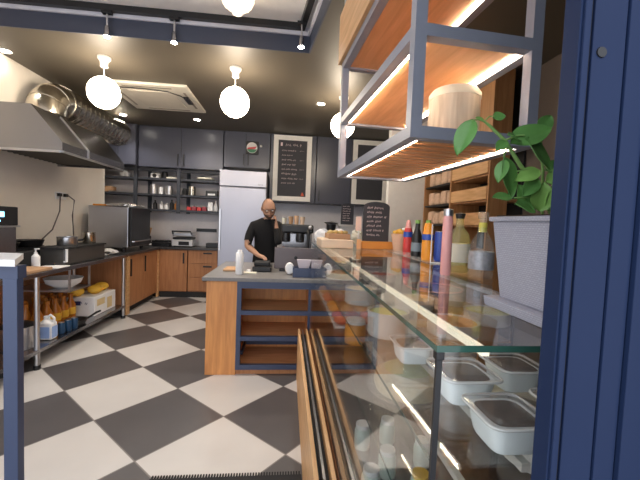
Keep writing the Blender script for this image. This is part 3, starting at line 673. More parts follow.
# coffee machine
t = thing('espresso_machine', 'black and steel espresso machine at the back of the bar', 'coffee machine', (.12, 4.05, .905))
part('body', B(-.05, .30, 4.02, 4.24, .93, 1.30), M_steelx, t, bev=.01)
part('top_tray', BB((-.06, .31, 3.9, 4.25, 1.30, 1.40)), M_black, t, bev=.02)
part('drip_tray', B(-.05, .29, 3.86, 4.02, .93, .98), M_steel, t)
for x in (.0, .16):
    g = part('group_head', lathe(BM(), [(.045, 0), (.05, .03), (.045, .1)], (x, 3.93, 1.2)), M_black, t, True)
    part('portafilter', BB((x-.012, x+.012, 3.80, 3.90, 1.2, 1.225)), M_black, g)
part('steam_wand', tube(BM(), [(.25, 3.93, 1.36), (.25, 3.86, 1.3), (.25, 3.85, 1.0)], .018, 8), M_black, t, True)
part('gauge', ball(BM(), (.27, 3.88, 1.37), .025), M_steel, t, True)
for x in (-.03, .27): part('foot', cyl(BM(), (x, 4.0, .905), .02, .025), M_black, t)
for i, (x, m, h) in enumerate(((-.03, M_label, .07), (.05, M_card, .09), (.115, mat('tan_cup', (.7, .45, .28), .6), .10), (.185, mat('pale_tan_cup', (.75, .55, .4), .6), .09))):
    one('cup_stack', lathe(BM(), [(.022, 0), (.029, h), (.025, h), (0, h-.01)], (x, 4.05, 1.401), 18), m, ('cream paper cup stack on the espresso machine, leftmost', 'brown paper cup stack on the espresso machine, second', 'tan paper cup stack on the espresso machine, third', 'pale tan paper cup stack on the espresso machine, rightmost')[i], 'cups', 'cup stacks on the espresso machine', True, loc=(x, 4.05, 1.401))
one('brown_cup', lathe(BM(), [(.03, 0), (.042, .11), (.036, .11), (0, .09)], (.04, 3.93, .981), 18), M_card, 'brown paper cup under the espresso machine spout', 'cup', smooth=True, loc=(.04, 3.93, .981))
t = thing('coffee_grinder', 'black coffee grinder with clear hopper right of the espresso machine', 'grinder', (.53, 4.05, .905))
part('body', lathe(BM(), [(.075, 0), (.075, .05), (.05, .08), (.05, .33), (.06, .36)], (.53, 4.05, .906)), M_black, t, True)
part('hopper', lathe(BM(), [(.025, 0), (.055, .10), (.06, .15)], (.53, 4.05, 1.27)), M_black, t, True)
part('lid', lathe(BM(), [(.065, 0), (.09, .015), (.0, .03)], (.53, 4.05, 1.422)), M_black, t, True)
lat('water_tank', [(.05, 0), (.055, .01), (.055, .36), (.04, .39)], M_clear, (.385, 4.05, .906), 'clear round water tank between espresso machine and grinder', 'container')
t = thing('display_stand', 'pale upright stand behind the bar carrying the small chalkboard', 'stand', (.70, 4.05, .905))
part('column', B(.62, .80, 3.98, 4.12, .906, 1.40), M_pale0, t, bev=.004); part('ledge', B(.60, .82, 3.95, 4.14, 1.401, 1.42), M_pale0, t)
# small board on machine
def aboard(x, y, z, w, h, lab, foot=None, rz=0., sd=0):
    t = thing('table_chalkboard', lab, 'chalkboard', (x, y, z))
    n = 12; poly = [(x-w/2, z), (x+w/2, z)]
    for k in range(n+1):
        a = PI*k/n; poly.append((x+w*.5*math.cos(a)*(1 if abs(math.cos(a)) > .8 else 1), z+h-h*.12+h*.12*math.sin(a)))
    part('slate', prism(BM(), poly, y, y+.012), M_board, t)
    bm = BM(); nl = 7
    for k in range(nl): scribble(bm, x-w*.36, x+w*random.uniform(.1, .38), z+h*(.85-.11*k), y-.003, h*.06, bold=.12, seed=sd+k)
    part('handwriting', bm, M_chalk, t)
    if foot: part('foot', B(x-w/2-.01, x+w/2+.03, y-.035, y+.05, z-foot, z+.01), M_orange if 0 else mat('orange_wood', (.75, .3, .06), .4), t, bev=.004)
    return t
aboard(.71, 4.0, 1.421, .15, .25, 'small dark chalkboard on the pale stand behind the bar', sd=60)
# ================================================================ BARMAN
def person():
    t = thing('person', 'bald bearded man in black shirt and glasses standing behind the bar, one hand raised', 'person', (-.27, 4.68, 0))
    bx, by = -.27, 4.68
    V = []; E = []; Rr = []
    def v(p, r): V.append((bx+p[0], by+p[1], p[2])); Rr.append(r); return len(V)-1
    def e(a, b): E.append((a, b))
    pel = v((0, 0, .93), (.155, .115)); wa = v((0, -.02, 1.08), (.15, .11)); ch = v((0.01, -.07, 1.25), (.17, .12)); up = v((.015, -.12, 1.37), (.125, .09)); nk = v((.025, -.17, 1.44), (.058, .058)); hd0 = v((.03, -.20, 1.49), (.055, .055))
    e(pel, wa); e(wa, ch); e(ch, up); e(up, nk); e(nk, hd0)
    arms = []
    for s, el, wr, hn in ((-1, (-.225, -.22, 1.10), (-.06, -.44, 1.0), (.0, -.50, .985)), (1, (.175, -.30, 1.15), (.14, -.26, 1.36), (.12, -.25, 1.46))):
        sh = v((s*.165+.015, -.10+s*.03, 1.35), (.07, .07)); ua = v((s*.20, -.15, 1.25), (.056, .056)); ee = v(el, (.043, .043)); fm = v(tuple((el[i]*.6+wr[i]*.4) for i in range(3)), (.04, .04)); w = v(wr, (.026, .026)); hh = v(hn, (.034, .02))
        e(up, sh); e(sh, ua); e(ua, ee); e(ee, fm); e(fm, w); e(w, hh); arms.append((Vector(V[w]), Vector(V[hh])))
    for s in (-1, 1):
        hp = v((s*.09, 0, .86), (.095, .095)); th = v((s*.1, 0, .68), (.08, .08)); kn = v((s*.105, -.01, .49), (.056, .056)); cf = v((s*.105, .01, .34), (.052, .052)); an = v((s*.105, .02, .09), (.036, .036)); to = v((s*.12, -.12, .045), (.04, .032))
        e(pel, hp); e(hp, th); e(th, kn); e(kn, cf); e(cf, an); e(an, to)
    # five fingers on each hand
    for (w, h) in arms:
        d = (h-w).normalized(); sd = d.cross(Vector((0, 0, 1))).normalized(); hi = [i for i, q in enumerate(V) if Vector(q) == h][0]
        for k, L in enumerate((.035, .045, .05, .042)):
            b0 = h + sd*(-.021+.0145*k)+d*.015; a = v(tuple(b0-Vector((bx, by, 0))), (.0095, .0095)); b1 = v(tuple(b0+d*L*.6+Vector((0, 0, -.006))-Vector((bx, by, 0))), (.009, .009)); b2 = v(tuple(b0+d*L+Vector((0, 0, -.022))-Vector((bx, by, 0))), (.0075, .0075))
            e(hi, a); e(a, b1); e(b1, b2)
        sg = -1 if w.x > bx else -1
        q = h-d*.02; a = v(tuple(q+sd*.035*sg-Vector((bx, by, 0))), (.011, .011)); b = v(tuple(q+sd*.05*sg+d*.03-Vector((bx, by, .01))), (.009, .009)); e(hi, a); e(a, b)
    me = bpy.data.meshes.new('sk'); me.from_pydata(V, E, []); o = bpy.data.objects.new('sk', me); C.objects.link(o)
    sk = o.modifiers.new('s', 'SKIN'); sk.use_smooth_shade = True
    for i, s in enumerate(me.skin_vertices[0].data): s.radius = Rr[i]; s.use_root = (i == 0)
    o.modifiers.new('u', 'SUBSURF').levels = 2
    dg = bpy.context.evaluated_depsgraph_get(); dg.update()
    bm = bmesh.new(); bm.from_mesh(o.evaluated_get(dg).to_mesh()); bpy.data.objects.remove(o)
    # head
    hc = Vector((bx+.035, by-.25, 1.585)); hb = BM()
    bmesh.ops.create_uvsphere(hb, u_segments=28, v_segments=20, radius=1)
    for q in hb.verts:
        x, y, z = q.co
        w = .078 if z > -.1 else .078-.022*min(1, (-z-.1)/.8)
        fy = .098 if y > 0 else .093
        q.co = Vector((x*w, y*fy+(-.012 if z < -.3 and y < 0 else 0), z*.118))
        if abs(x) < .2 and y < -.6 and -.35 < z < .12: q.co.y -= .022*(1-abs(x)/.2)*(.4+(.12-z))   # nose
        if y < -.6 and .1 < z < .3 and abs(abs(x)-.35) < .2: q.co.y += .008                     # eye hollows
        if y < -.5 and .3 < z < .45: q.co.y -= .005
    rot = Matrix.Rotation(.42, 3, 'X') @ Matrix.Rotation(.22, 3, 'Z')
    def HP(b, only=None):
        for q in b.verts: q.co *= 1.08
        bmesh.ops.rotate(b, cent=(0, 0, 0), matrix=rot, verts=b.verts[:]); bmesh.ops.translate(b, vec=hc, verts=b.verts[:]); return b
    for s in (-1, 1):
        ball(hb, (s*.078, .012, -.005), .03, (.3, .6, 1), 12, 8)
    HP(hb); tmp = bpy.data.meshes.new('h'); hb.to_mesh(tmp); hb.free(); bm.from_mesh(tmp)
    bm.normal_update()
    # clothing copies of the skin surface, pushed outward
    def cloth(sel, off):
        c = bm.copy(); kill = [f for f in c.faces if not sel(f.calc_center_median())]
        bmesh.ops.delete(c, geom=kill, context='FACES')
        for q in c.verts: q.co += q.normal*off
        return c
    def inshirt(c):
        if c.z > 1.452 or c.z < .90: return False
        dx = abs(c.x-bx)
        if c.x > bx+.12 and c.y < by-.2: return c.z < 1.34
        if dx > .20 or c.y < by-.28: return c.z > 1.17
        return True
    def inpants(c): return .08 < c.z < .96 and abs(c.x-bx) < .22 and c.y > by-.2
    sh = cloth(inshirt, .009); pa = cloth(inpants, .007); so = cloth(lambda c: c.z < .1, .006)
    body = part('body', bm, M_skin, t, True)
    part('shirt', sh, M_shirt, t, True); part('trousers', pa, M_shirt, t, True); part('shoes', so, M_black, t, True)
    # beard, hair fringe, glasses, eyes
    b = BM(); bmesh.ops.create_uvsphere(b, u_segments=24, v_segments=18, radius=1)
    bmesh.ops.delete(b, geom=[f for f in b.faces if not (f.calc_center_median().z < -.38 and f.calc_center_median().y < .1)], context='FACES')
    for q in b.verts:
        x, y, z = q.co; w = .083-.02*min(1, max(0, (-z-.1)/.8)); q.co = Vector((x*w, y*.1-.012, z*.124))
    part('beard', HP(b), M_hair, t, True)
    b = BM(); bmesh.ops.create_uvsphere(b, u_segments=24, v_segments=18, radius=1)
    bmesh.ops.delete(b, geom=[f for f in b.faces if not (-.3 < f.calc_center_median().z < .93 and f.calc_center_median().y > .0)], context='FACES')
    for q in b.verts: x, y, z = q.co; q.co = Vector((x*.081, y*.101, z*.12))
    part('hair', HP(b), M_hair, t, True)
    b = BM()
    for s in (-1, 1):
        pts = [(s*.034+.024*math.cos(a), -.108, .012+.017*math.sin(a)) for a in [2*PI*k/14 for k in range(15)]]
        tube(b, pts, .003, 6, False); tube(b, [(s*.058, -.106, .014), (s*.08, -.03, .014), (s*.082, .02, .012)], .0028, 6)
    tube(b, [(-.01, -.109, .015), (.01, -.109, .015)], .003, 6)
    part('glasses', HP(b), M_black, t, True)
    b = BM()
    for s in (-1, 1): ball(b, (s*.033, -.083, .01), .011, (1, 1, 1), 12, 8)
    part('eyes', HP(b), M_paper, t, True)
    b = BM(); ball(b, (0, -.105, -.055), .02, (1, .35, .22), 12, 8); part('lips', HP(b), mat('lips', (.4, .15, .12), .5), t, True)
person()
# ================================================================ GLASS SHOWCASE
GX, GY0, GY1, GZ, GX1 = .235, .49, 3.08, 1.255, 1.08
t = thing('glass_showcase', 'long glass food display case with wooden base rails', 'display case', (.6, 1.8, 0))
part('base', B(.2345, GX1, GY0, GY1, 0, .45), M_bcab, t)
part('wood_rail', B(.137, .156, GY0, GY1+.02, 0, .452), M_woody, t)
part('wood_rail', B(.207, .224, GY0, GY1+.02, .40, .452), M_woody, t)
part('metal_track', BB((.174, .185, GY0, GY1+.02, .40, .446)), M_steel, t)
part('track_bed', B(.156, .2345, GY0, GY1+.02, .3, .40), M_blackm, t)
part('deck', B(GX, GX1, GY0+.01, GY1, .451, .462), M_steelx, t)
part('front_pane', B(GX, GX+.006, GY0+.006, GY1, .462, GZ-.012), M_glass, t)
part('end_pane', B(GX+.008, GX1, GY0, GY0+.006, .462, GZ-.012), M_glass, t)
part('far_pane', B(GX+.008, GX1, GY1-.006, GY1, .462, GZ-.012), M_glass, t)
part('top_pane', BB((GX-.003, GX1, GY0-.004, GY1+.003, GZ-.010, GZ)), M_glass, t)
part('pane_edge', BB((GX-.0045, GX-.003, GY0-.004, GY1, GZ-.010, GZ-.001), (GX-.0045, GX1, GY0-.0055, GY0-.004, GZ-.010, GZ)), M_edge, t)
part('corner_seal', BB((GX-.002, GX+.007, GY0-.002, GY0+.004, .462, GZ-.011)), M_black, t)
part('corner_clip', BB((GX-.0035, GX+.010, GY0-.0035, GY0+.010, GZ-.024, GZ-.0105)), M_black, t, bev=.002)
part('profile_rail', B(.312, .324, GY0+.01, GY1, GZ-.022, GZ-.0105), emis('rail_added_glow', (1, .9, .7), .38), t)  # cream profile bar; its warm glow is added to brighten the case interior
part('profile_rail', B(.62, .645, GY0+.01, GY1, GZ-.022, GZ-.0105), M_lilac, t)
Z1, Z2 = 1.055, .88
M_pale = mat('pale_ceramic', (.66, .6, .56), .4)
for z, e in ((Z1, 0), (Z2, 0)):
    s_ = part('glass_shelf', B(GX+.012, GX1-.02, GY0+.012, GY1-.02, z-.006, z), M_glass, t)
    part('shelf_edge', B(GX+.0105, GX+.012, GY0+.012, GY1-.02, z-.006, z), M_edge, s_)
    part('shelf_rail', B(.40, .415, GY0+.02, GY1-.02, z-.022, z-.0065), M_pale, s_)
part('frame_post', BB((GX1, GX1+.02, GY0, GY0+.02, .45, GZ-.012), (GX1, GX1+.02, GY1-.02, GY1, .45, GZ-.012)), M_steel, t)
# clear dessert tubs on the upper glass shelf
def tub():
    t = thing('dessert_tub', 'x', 'food tub', (0, 0, 0), 'clear plastic dessert tubs')
    def ring(hw, hl, z, n=6, r=.35):
        pts = []; rr = min(hw, hl)*r
        for cx, cy, a0 in ((hw-rr, hl-rr, 0), (-hw+rr, hl-rr, PI/2), (-hw+rr, -hl+rr, PI), (hw-rr, -hl+rr, 1.5*PI)):
            for k in range(n+1):
                a = a0+PI/2*k/n; pts.append((cx+rr*math.cos(a), cy+rr*math.sin(a), z))
        return pts
    def loft(rs, cap=True):
        bm = BM(); R_ = [[bm.verts.new(p) for p in r] for r in rs]
        for a, b in zip(R_, R_[1:]):
            n = len(a)
            for k in range(n): bm.faces.new([a[k], a[(k+1) % n], b[(k+1) % n], b[k]])
        if cap: bm.faces.new(R_[0][::-1]); bm.faces.new(R_[-1])
        return bm
    def flute(h, z, amp):
        pts = []
        for k in range(96):
            a_ = 2*PI*k/96; c_, s_ = math.cos(a_), math.sin(a_); q = h*(1+amp*(k % 2))/((abs(c_)**5+abs(s_)**5)**.2); pts.append((q*c_, q*s_, z))
        return pts
    part('tub', loft([flute(.040, 0, .0), flute(.0425, .008, .03), flute(.048, .04, .03), flute(.050, .05, 0)]), mat('milky_plastic', (.9, .93, .95), .25), t, True)
    part('filling', loft([flute(.043, .0503, 0), flute(.036, .0535, 0)]), M_choc, t, True)
    lidm = glass('tub_lid', (.96, .96, .97), .06, 1.4, 1., .05)
    part('lid', loft([ring(.050, .050, .0545), ring(.058, .058, .0545), ring(.058, .058, .057), ring(.050, .050, .058), ring(.046, .046, .0645)]), lidm, t, True)
    bm = BM()
    rg = ring(.0585, .0585, .054)
    tube(bm, rg+[rg[0]], .0028, 6, False)
    part('rim', bm, mat('rim_plastic', (.75, .74, .74), .15), t, True)
    return t
u = tub(); u['label'] = 'clear lidded dessert tub closest to the near glass pane, large in front'
u.location = (.402, .561, Z1+.0005)
for x, y, l, s in ((.405, .72, 'clear lidded dessert tub just behind the closest one', 1.08), (.365, .925, 'clear lidded dessert tub beside the pale round cake, furthest of the front row', .92), (.56, .77, 'clear lidded dessert tub in the right row under the plant pot', 1)):
    dup(u, (x, y, Z1+.0005), label=l, scale=(s, s, s))
dup(u, (.555, .58, Z1+.0005), label='clear lidded dessert tub in the right row, half behind the door frame')
# round tins with dips
def tin(x, y, z, r, h, m, lab, fm=M_white):
    t = thing('round_dish', lab, 'dish', (x, y, z))
    part('dish', lathe(BM(), [(r*.88, 0), (r*.96, h*.1), (r*.97, h*.95), (r, h), (r*.93, h), (r*.9, h*.8), (0, h*.8)], (x, y, z), 32), fm, t, True)
    part('filling', lathe(BM(), [(0, 0), (r*.9, 0), (r*.88, h*.12), (r*.3, h*.16), (0, h*.14)], (x, y, z+h*.8), 32, False), m, t, True)
M_pale = mat('pale_ceramic', (.66, .6, .56), .4)
tin(.36, 1.14, Z1+.0005, .072, .085, M_green, 'deep pale dish with green and cream filling on the upper glass shelf', M_pale)
tin(.365, 1.60, Z1+.0005, .078, .075, M_cream, 'deep pale dish with cream filling behind the first deep dish', M_pale)
t = thing('flat_tart', 'flat round tart with reddish filling near the far glass', 'tart', (.36, 2.3, Z1))
part('plate', lathe(BM(), [(.08, 0), (.135, .012), (.13, .014), (0, .006)], (.39, 2.3, Z1+.0005), 32), M_paper, t, True)
part('crust', lathe(BM(), [(.11, 0), (.125, .03), (.11, .035), (.1, .025), (0, .025)], (.39, 2.3, Z1+.013), 32), M_cream, t, True)
part('filling', lathe(BM(), [(.1, 0), (.08, .01), (0, .012)], (.39, 2.3, Z1+.039), 32), M_pastry, t, True)
for i, (x, y, m) in enumerate(((.60, 1.15, M_pastry), (.60, 1.52, M_cream), (.66, 2.25, M_tomato), (.82, 1.3, M_green), (.92, 2.25, M_pastry))):
    tin(x, y, Z1+.0005, .09, .05, m, ('baked brown filling', 'cream filling', 'red sauce', 'green filling', 'brown crust')[i].join(('low dish with ', ' on the upper glass shelf towards the staff side')), M_pale)
t = thing('round_platter', 'wide round glass platter with thin salmon rim on the upper shelf', 'platter', (.84, 1.84, Z1))
part('platter', lathe(BM(), [(.09, 0), (.15, .035), (.145, .035), (.088, .006), (0, .006)], (.84, 1.84, Z1+.0005), 48), M_clear, t, True)
part('rim', lathe(BM(), [(.146, .0355), (.156, .0355), (.156, .041), (.146, .041), (.146, .0355)], (.84, 1.84, Z1+.0005), 48, False), mat('salmon_rim', (.85, .38, .26), .4), t, True)
# lower glass shelf
t = thing('covered_cake', 'round pale cake under a clear dome on the lower glass shelf', 'cake', (.405, 1.06, Z2))
cx, cy = .415, 1.08
part('plate', lathe(BM(), [(.09, 0), (.125, .008), (.13, .016), (.12, .014), (0, .008)], (cx, cy, Z2+.0005), 40), M_clear, t, True)
part('cake', lathe(BM(), [(.1, 0), (.108, .02), (.105, .05), (.08, .068), (0, .072)], (cx, cy, Z2+.012), 40), M_cream, t, True)
part('topping', lathe(BM(), [(.075, 0), (.06, .01), (0, .012)], (cx, cy, Z2+.081), 32), M_green, t, True)
part('dome', lathe(BM(), [(.12, 0), (.122, .03), (.105, .08), (.06, .105), (0, .11)], (cx, cy, Z2+.017), 40, False), glass('dome_plastic', (.95, .95, .96), .05, 1.35, 1., .08), t, True)
t = thing('orange_jar', 'jar of bright orange preserve on the lower glass shelf', 'jar', (.33, 1.62, Z2))
part('jar', lathe(BM(), [(.045, 0), (.048, .01), (.048, .08), (.04, .09)], (.335, 1.55, Z2+.0005)), M_orange, t, True)
part('lid', lathe(BM(), [(.045, 0), (.045, .02), (0, .02)], (.335, 1.55, Z2+.092)), M_paper, t, True)
for i, y in enumerate((1.85, 2.1, 2.35, 2.62)):
    t = thing('food_tray', ('tray of red sauced rolls next to the orange jar', 'tray of orange pastries, second beyond the jar', 'tray of dark red pastries, third beyond the jar', 'tray of brown pastries at the far end pane')[i], 'food tray', (.42, y, Z2), 'pastry trays on the lower glass shelf')
    part('tray', BB((.27, .60, y-.10, y+.10, Z2+.0005, Z2+.012)), M_paper, t, bev=.004)
    bm = BM()
    for a in range(4):
        for b in range(2): ball(bm, (.31+.08*a, y-.05+.1*b, Z2+.033), .04, (1, 1.1, .55), 12, 8)
    part('pastries', bm, (M_tomato, M_orange, M_tomato, M_pastry)[i], t, True)
for i, (x, y, m) in enumerate(((.62, .75, M_paper), (.66, 1.05, M_paper), (.68, 1.4, M_pastry), (.72, 1.7, M_cream))):
    tin(x, y, Z2+.0005, .08, .05, m if m is not M_paper else M_cream, ('low bowl of cream under the right row of tubs', 'low bowl of cream right of the covered cake', 'low bowl of brown crumble on the lower glass shelf', 'low bowl of cream behind the crumble bowl')[i], M_pale)
# bottom deck jars
jx = [(.33, 1.15), (.42, 1.25), (.36, 1.42), (.50, 1.12), (.48, 1.45), (.58, 1.3)]
for i, (x, y) in enumerate(jx):
    t = thing('yogurt_jar', 'pale jar on the bottom deck, ' + ('front left', 'front middle', 'second row left', 'front right', 'second row middle', 'second row right')[i], 'jar', (x, y, .4625), 'pale jars on the bottom deck')
    part('jar', lathe(BM(), [(.03, 0), (.034, .01), (.034, .075), (.026, .09)], (x, y, .4625)), mat('mint_milk', (.62, .72, .66), .4), t, True)
    part('lid', lathe(BM(), [(.029, 0), (.029, .016), (0, .016)], (x, y, .553)), M_yellow if i == 3 else M_paper, t, True)
for i, (x, y) in enumerate(((.32, .72), (.42, .62), (.5, .78))):
    t = thing('salad_box', ('green leafy salad box on the bottom deck, furthest left', 'green leafy salad box on the bottom deck, nearest', 'green leafy salad box on the bottom deck, right')[i], 'salad', (x, y, .4625), 'salad boxes on the bottom deck')
    part('box', B(x-.045, x+.045, y-.045, y+.045, .4625, .5), M_clear, t)
    bm = BM()
    for k in range(9): ball(bm, (x+random.uniform(-.03, .03), y+random.uniform(-.03, .03), .505), .016, (1, 1, .6), 8, 6)
    part('leaves', bm, M_leaf, t)
# ================================================================ ON THE GLASS TOP
TZ = GZ+.0005
# planter + basil
t = thing('potted_basil', 'basil plant in a grey woven plastic planter beside the door frame', 'potted plant', (.55, .62, TZ))
def taper(bm, x0, x1, y0, y1, z0, z1, e, open_=False):
    lo = [(x0, y0, z0), (x1, y0, z0), (x1, y1, z0), (x0, y1, z0)]; hi = [(x0-e, y0-e, z1), (x1+e, y0-e, z1), (x1+e, y1+e, z1), (x0-e, y1+e, z1)]
    a = [bm.verts.new(p) for p in lo]; b = [bm.verts.new(p) for p in hi]
    bm.faces.new(a[::-1]); bm.faces.new(b)
    for k in range(4): bm.faces.new([a[k], a[(k+1) % 4], b[(k+1) % 4], b[k]])
    return bm
PX0, PX1, PY0, PY1 = .492, .63, .47, .735
part('saucer', taper(BM(), PX0-.022, PX1+.02, PY0-.0, PY1+.022, TZ, TZ+.022, .003), M_pot, t, bev=.002)
part('pot', taper(BM(), PX0, PX1, PY0+.015, PY1, TZ+.0225, TZ+.195, .017), M_pot, t, bev=.002)
part('pot_rim', B(PX0-.024, PX1+.024, PY0-.01, PY1+.024, TZ+.195, TZ+.206), M_pot, t, bev=.003)
part('soil', B(PX0-.012, PX1+.012, PY0+.01, PY1+.01, TZ+.2065, TZ+.209), M_soil, t)
def leaf(p, d, n, L, W, m, par, curl=.25):
    # pointed oval leaf: p base, d direction, n up normal; thin but solid
    d = Vector(d).normalized(); n = Vector(n); n = (n-d*n.dot(d)).normalized(); s = d.cross(n); p = Vector(p)
    bm = BM(); nu, nv = 10, 6; top = []
    for i in range(nu+1):
        u_ = i/nu; w = W*.5*(math.sin(PI*u_**.8)**.8 if 0 < u_ < 1 else 0.0)+.0004
        row = []
        for j in range(nv+1):
            q = -1+2*j/nv
            z = (1-abs(q))*(-.10)*W + curl*L*(-(u_-.45)**2+.2)*1.0 + .02*W*math.cos(q*6)*math.sin(u_*9)
            row.append(p+d*L*u_+s*(q*w)+n*z)
        top.append(row)
    vt = [[bm.verts.new(c+n*.0006) for c in r] for r in top]; vb = [[bm.verts.new(c-n*.0006) for c in r] for r in top]
    for i in range(nu):
        for j in range(nv):
            bm.faces.new([vt[i][j], vt[i+1][j], vt[i+1][j+1], vt[i][j+1]]); bm.faces.new([vb[i][j+1], vb[i+1][j+1], vb[i+1][j], vb[i][j]])
        for j in (0, nv): bm.faces.new([vt[i][j], vb[i][j], vb[i+1][j], vt[i+1][j]])
    for i in (0, nu):
        for j in range(nv): bm.faces.new([vt[i][j], vt[i][j+1], vb[i][j+1], vb[i][j]])
    bmesh.ops.recalc_face_normals(bm, faces=bm.faces[:])
    part('leaf', bm, m, par, True)
def stem(pts, r=.003): part('stem', tube(BM(), pts, r, 8), M_stem, t, True)
stem([(.545, .66, TZ+.209), (.528, .66, 1.50), (.467, .66, 1.565), (.431, .66, 1.612), (.395, .66, 1.640), (.384, .66, 1.647)], [.0045, .0045, .004, .0035, .0028, .002])
stem([(.384, .66, 1.646), (.37, .655, 1.648), (.356, .655, 1.645)], .0014)
stem([(.384, .66, 1.646), (.395, .66, 1.657), (.405, .66, 1.658)], .0012)
stem([(.431, .66, 1.612), (.455, .655, 1.622), (.465, .65, 1.622)], .002)
stem([(.531, .67, TZ+.209), (.525, .67, 1.56), (.512, .67, 1.64)], .003)
stem([(.44, .66, 1.60), (.432, .66, 1.585), (.428, .655, 1.578)], .0018)
stem([(.50, .66, 1.54), (.475, .65, 1.555), (.455, .65, 1.55)], .0018)
stem([(.52, .66, 1.50), (.485, .65, 1.50), (.452, .65, 1.497)], .0016)
N1 = (.25, -1, .25)
for p, d, n, L, W, m in (
    ((.358, .655, 1.648), (-.40, .0, -1), (-.75, -.75, .15), .078, .04, M_leaf),
    ((.402, .66, 1.656), (1, -.1, .15), (.1, -1, .5), .026, .022, M_leaf),
    ((.384, .66, 1.648), (-1, -.2, .2), (.1, -1, .5), .02, .009, M_leaf2),
    ((.44, .655, 1.607), (1, -.15, .42), (-.15, -.9, .6), .085, .052, M_leaf),
    ((.468, .645, 1.617), (.62, -.1, -.8), (.5, -.9, .3), .085, .052, M_leaf),
    ((.430, .655, 1.61), (-.7, -.3, -.6), (-.2, -.9, .5), .036, .022, M_leaf),
    ((.455, .65, 1.612), (-.6, -.3, .1), (-.1, -.7, .7), .04, .03, M_leaf),
    ((.43, .655, 1.578), (.28, 0, -1), (.4, -1, -.1), .085, .045, M_leaf),
    ((.428, .65, 1.572), (-.3, -.1, -.9), (-.9, -.7, .1), .05, .026, M_leaf),
    ((.503, .65, 1.555), (-.8, -.1, -.35), (.1, -.9, .6), .062, .03, M_leaf2),
    ((.50, .65, 1.54), (-.7, -.2, -.75), (.1, -.9, .5), .055, .03, M_leaf),
    ((.446, .65, 1.498), (-1, -.1, -.02), (.0, -.7, .8), .042, .026, M_leaf),
    ((.50, .66, 1.478), (-.6, -.1, .75), (-.4, -.9, .1), .06, .035, M_leaf),
    ((.51, .65, 1.472), (.0, -.1, 1), (-.2, -1, .1), .06, .045, M_leaf2),
    ((.525, .65, 1.475), (.5, -.1, .9), (.2, -1, .1), .065, .045, M_leaf2),
    ((.49, .64, 1.475), (-.9, -.2, .2), (-.1, -.8, .7), .05, .035, M_leaf),
    ((.51, .64, 1.53), (.8, -.1, .45), (-.1, -1, .3), .06, .035, M_leaf2),
    ((.53, .67, 1.56), (.8, -.1, .1), (-.1, -1, .5), .06, .04, M_leaf),
    ((.512, .67, 1.64), (.5, .1, .6), (-.1, -1, .4), .045, .03, M_leaf),
    ((.54, .66, 1.50), (.8, .1, .6), (-.1, -1, .4), .07, .045, M_leaf),
    ((.56, .62, 1.47), (.6, -.2, .8), (-.1, -1, .4), .08, .05, M_leaf)):
    leaf(p, d, n, L, W, m, t)
# ================================================================ HANGING SHELF
ang = math.radians(4.1)
hs = thing('hanging_shelf', 'ceiling hung steel and oak shelf unit with warm light strips', 'hanging shelf', (0, 0, 0))
W, LN, tb = .43, 1.06, .04
zs = (1.725, 2.055, 2.40)
bm = BM()
for x in (0, W):
    for y in (0, LN): box(bm, x-tb/2, x+tb/2, y-tb/2, y+tb/2, zs[0], 3.0)
for z in zs:
    for y in (0, LN): box(bm, tb/2, W-tb/2, y-tb/2, y+tb/2, z, z+tb)
    for x in (0, W): box(bm, x-tb/2, x+tb/2, tb/2, LN-tb/2, z, z+tb)
part('steel_frame', bm, M_hang, hs)
part('slatted_board', BB(*[(.026, W-.026, .03+k*.0615, .03+k*.0615+.04, zs[0]+.006, zs[0]+.03) for k in range(16)]), M_woodh, hs)
for z in zs[1:]: part('oak_board', B(tb/2, W-tb/2, tb/2, LN-tb/2, z+.012, z+.03), M_woodor, hs)
for z in zs[:2]:
    for x in (.03, W-.03): part('light_strip', B(x-.004, x+.004, .04, LN-.05, z+.004, z+.0115), M_led, hs)
part('light_strip', B(W-.034, W-.026, .04, LN-.05, zs[2]+.004, zs[2]+.0115), M_led, hs)
part('fascia_board', BB((-tb/2-.02, -tb/2, -tb/2, LN+tb/2, zs[2]+tb, 2.74), (-tb/2-.02, W, LN+tb/2, LN+tb/2+.018, zs[2]+tb, 2.74)), M_woody, hs)
hs.location = (.412, 1.13, 0); hs.rotation_euler = (0, 0, ang)
def HL(x, y, z):
    c, s = math.cos(ang), math.sin(ang); return (.412+x*c-y*s, 1.13+x*s+y*c, z)
for (x, y, r, h, lab) in ((.298, .27, .103, .25, 'round pale wrapped cake box on the hanging shelf, nearest'), (.20, .60, .055, .10, 'round tan cake box at the far end of the hanging shelf')):
    loc = HL(x, y, zs[0]+.031)
    t = thing('round_box', lab, 'round box', loc)
    part('body', lathe(BM(), [(r*.97, 0), (r, .004), (r, h*.85)], loc, 36), M_bw if 0 else wood('birch_wrap_%d' % int(r*1000), (.55, .45, .33), (.78, .68, .54), 2), t, True)
    part('lid', lathe(BM(), [(r*1.02, h*.85), (r*1.02, h*.93), (r*.9, h), (0, h)], loc, 36), M_label, t, True)
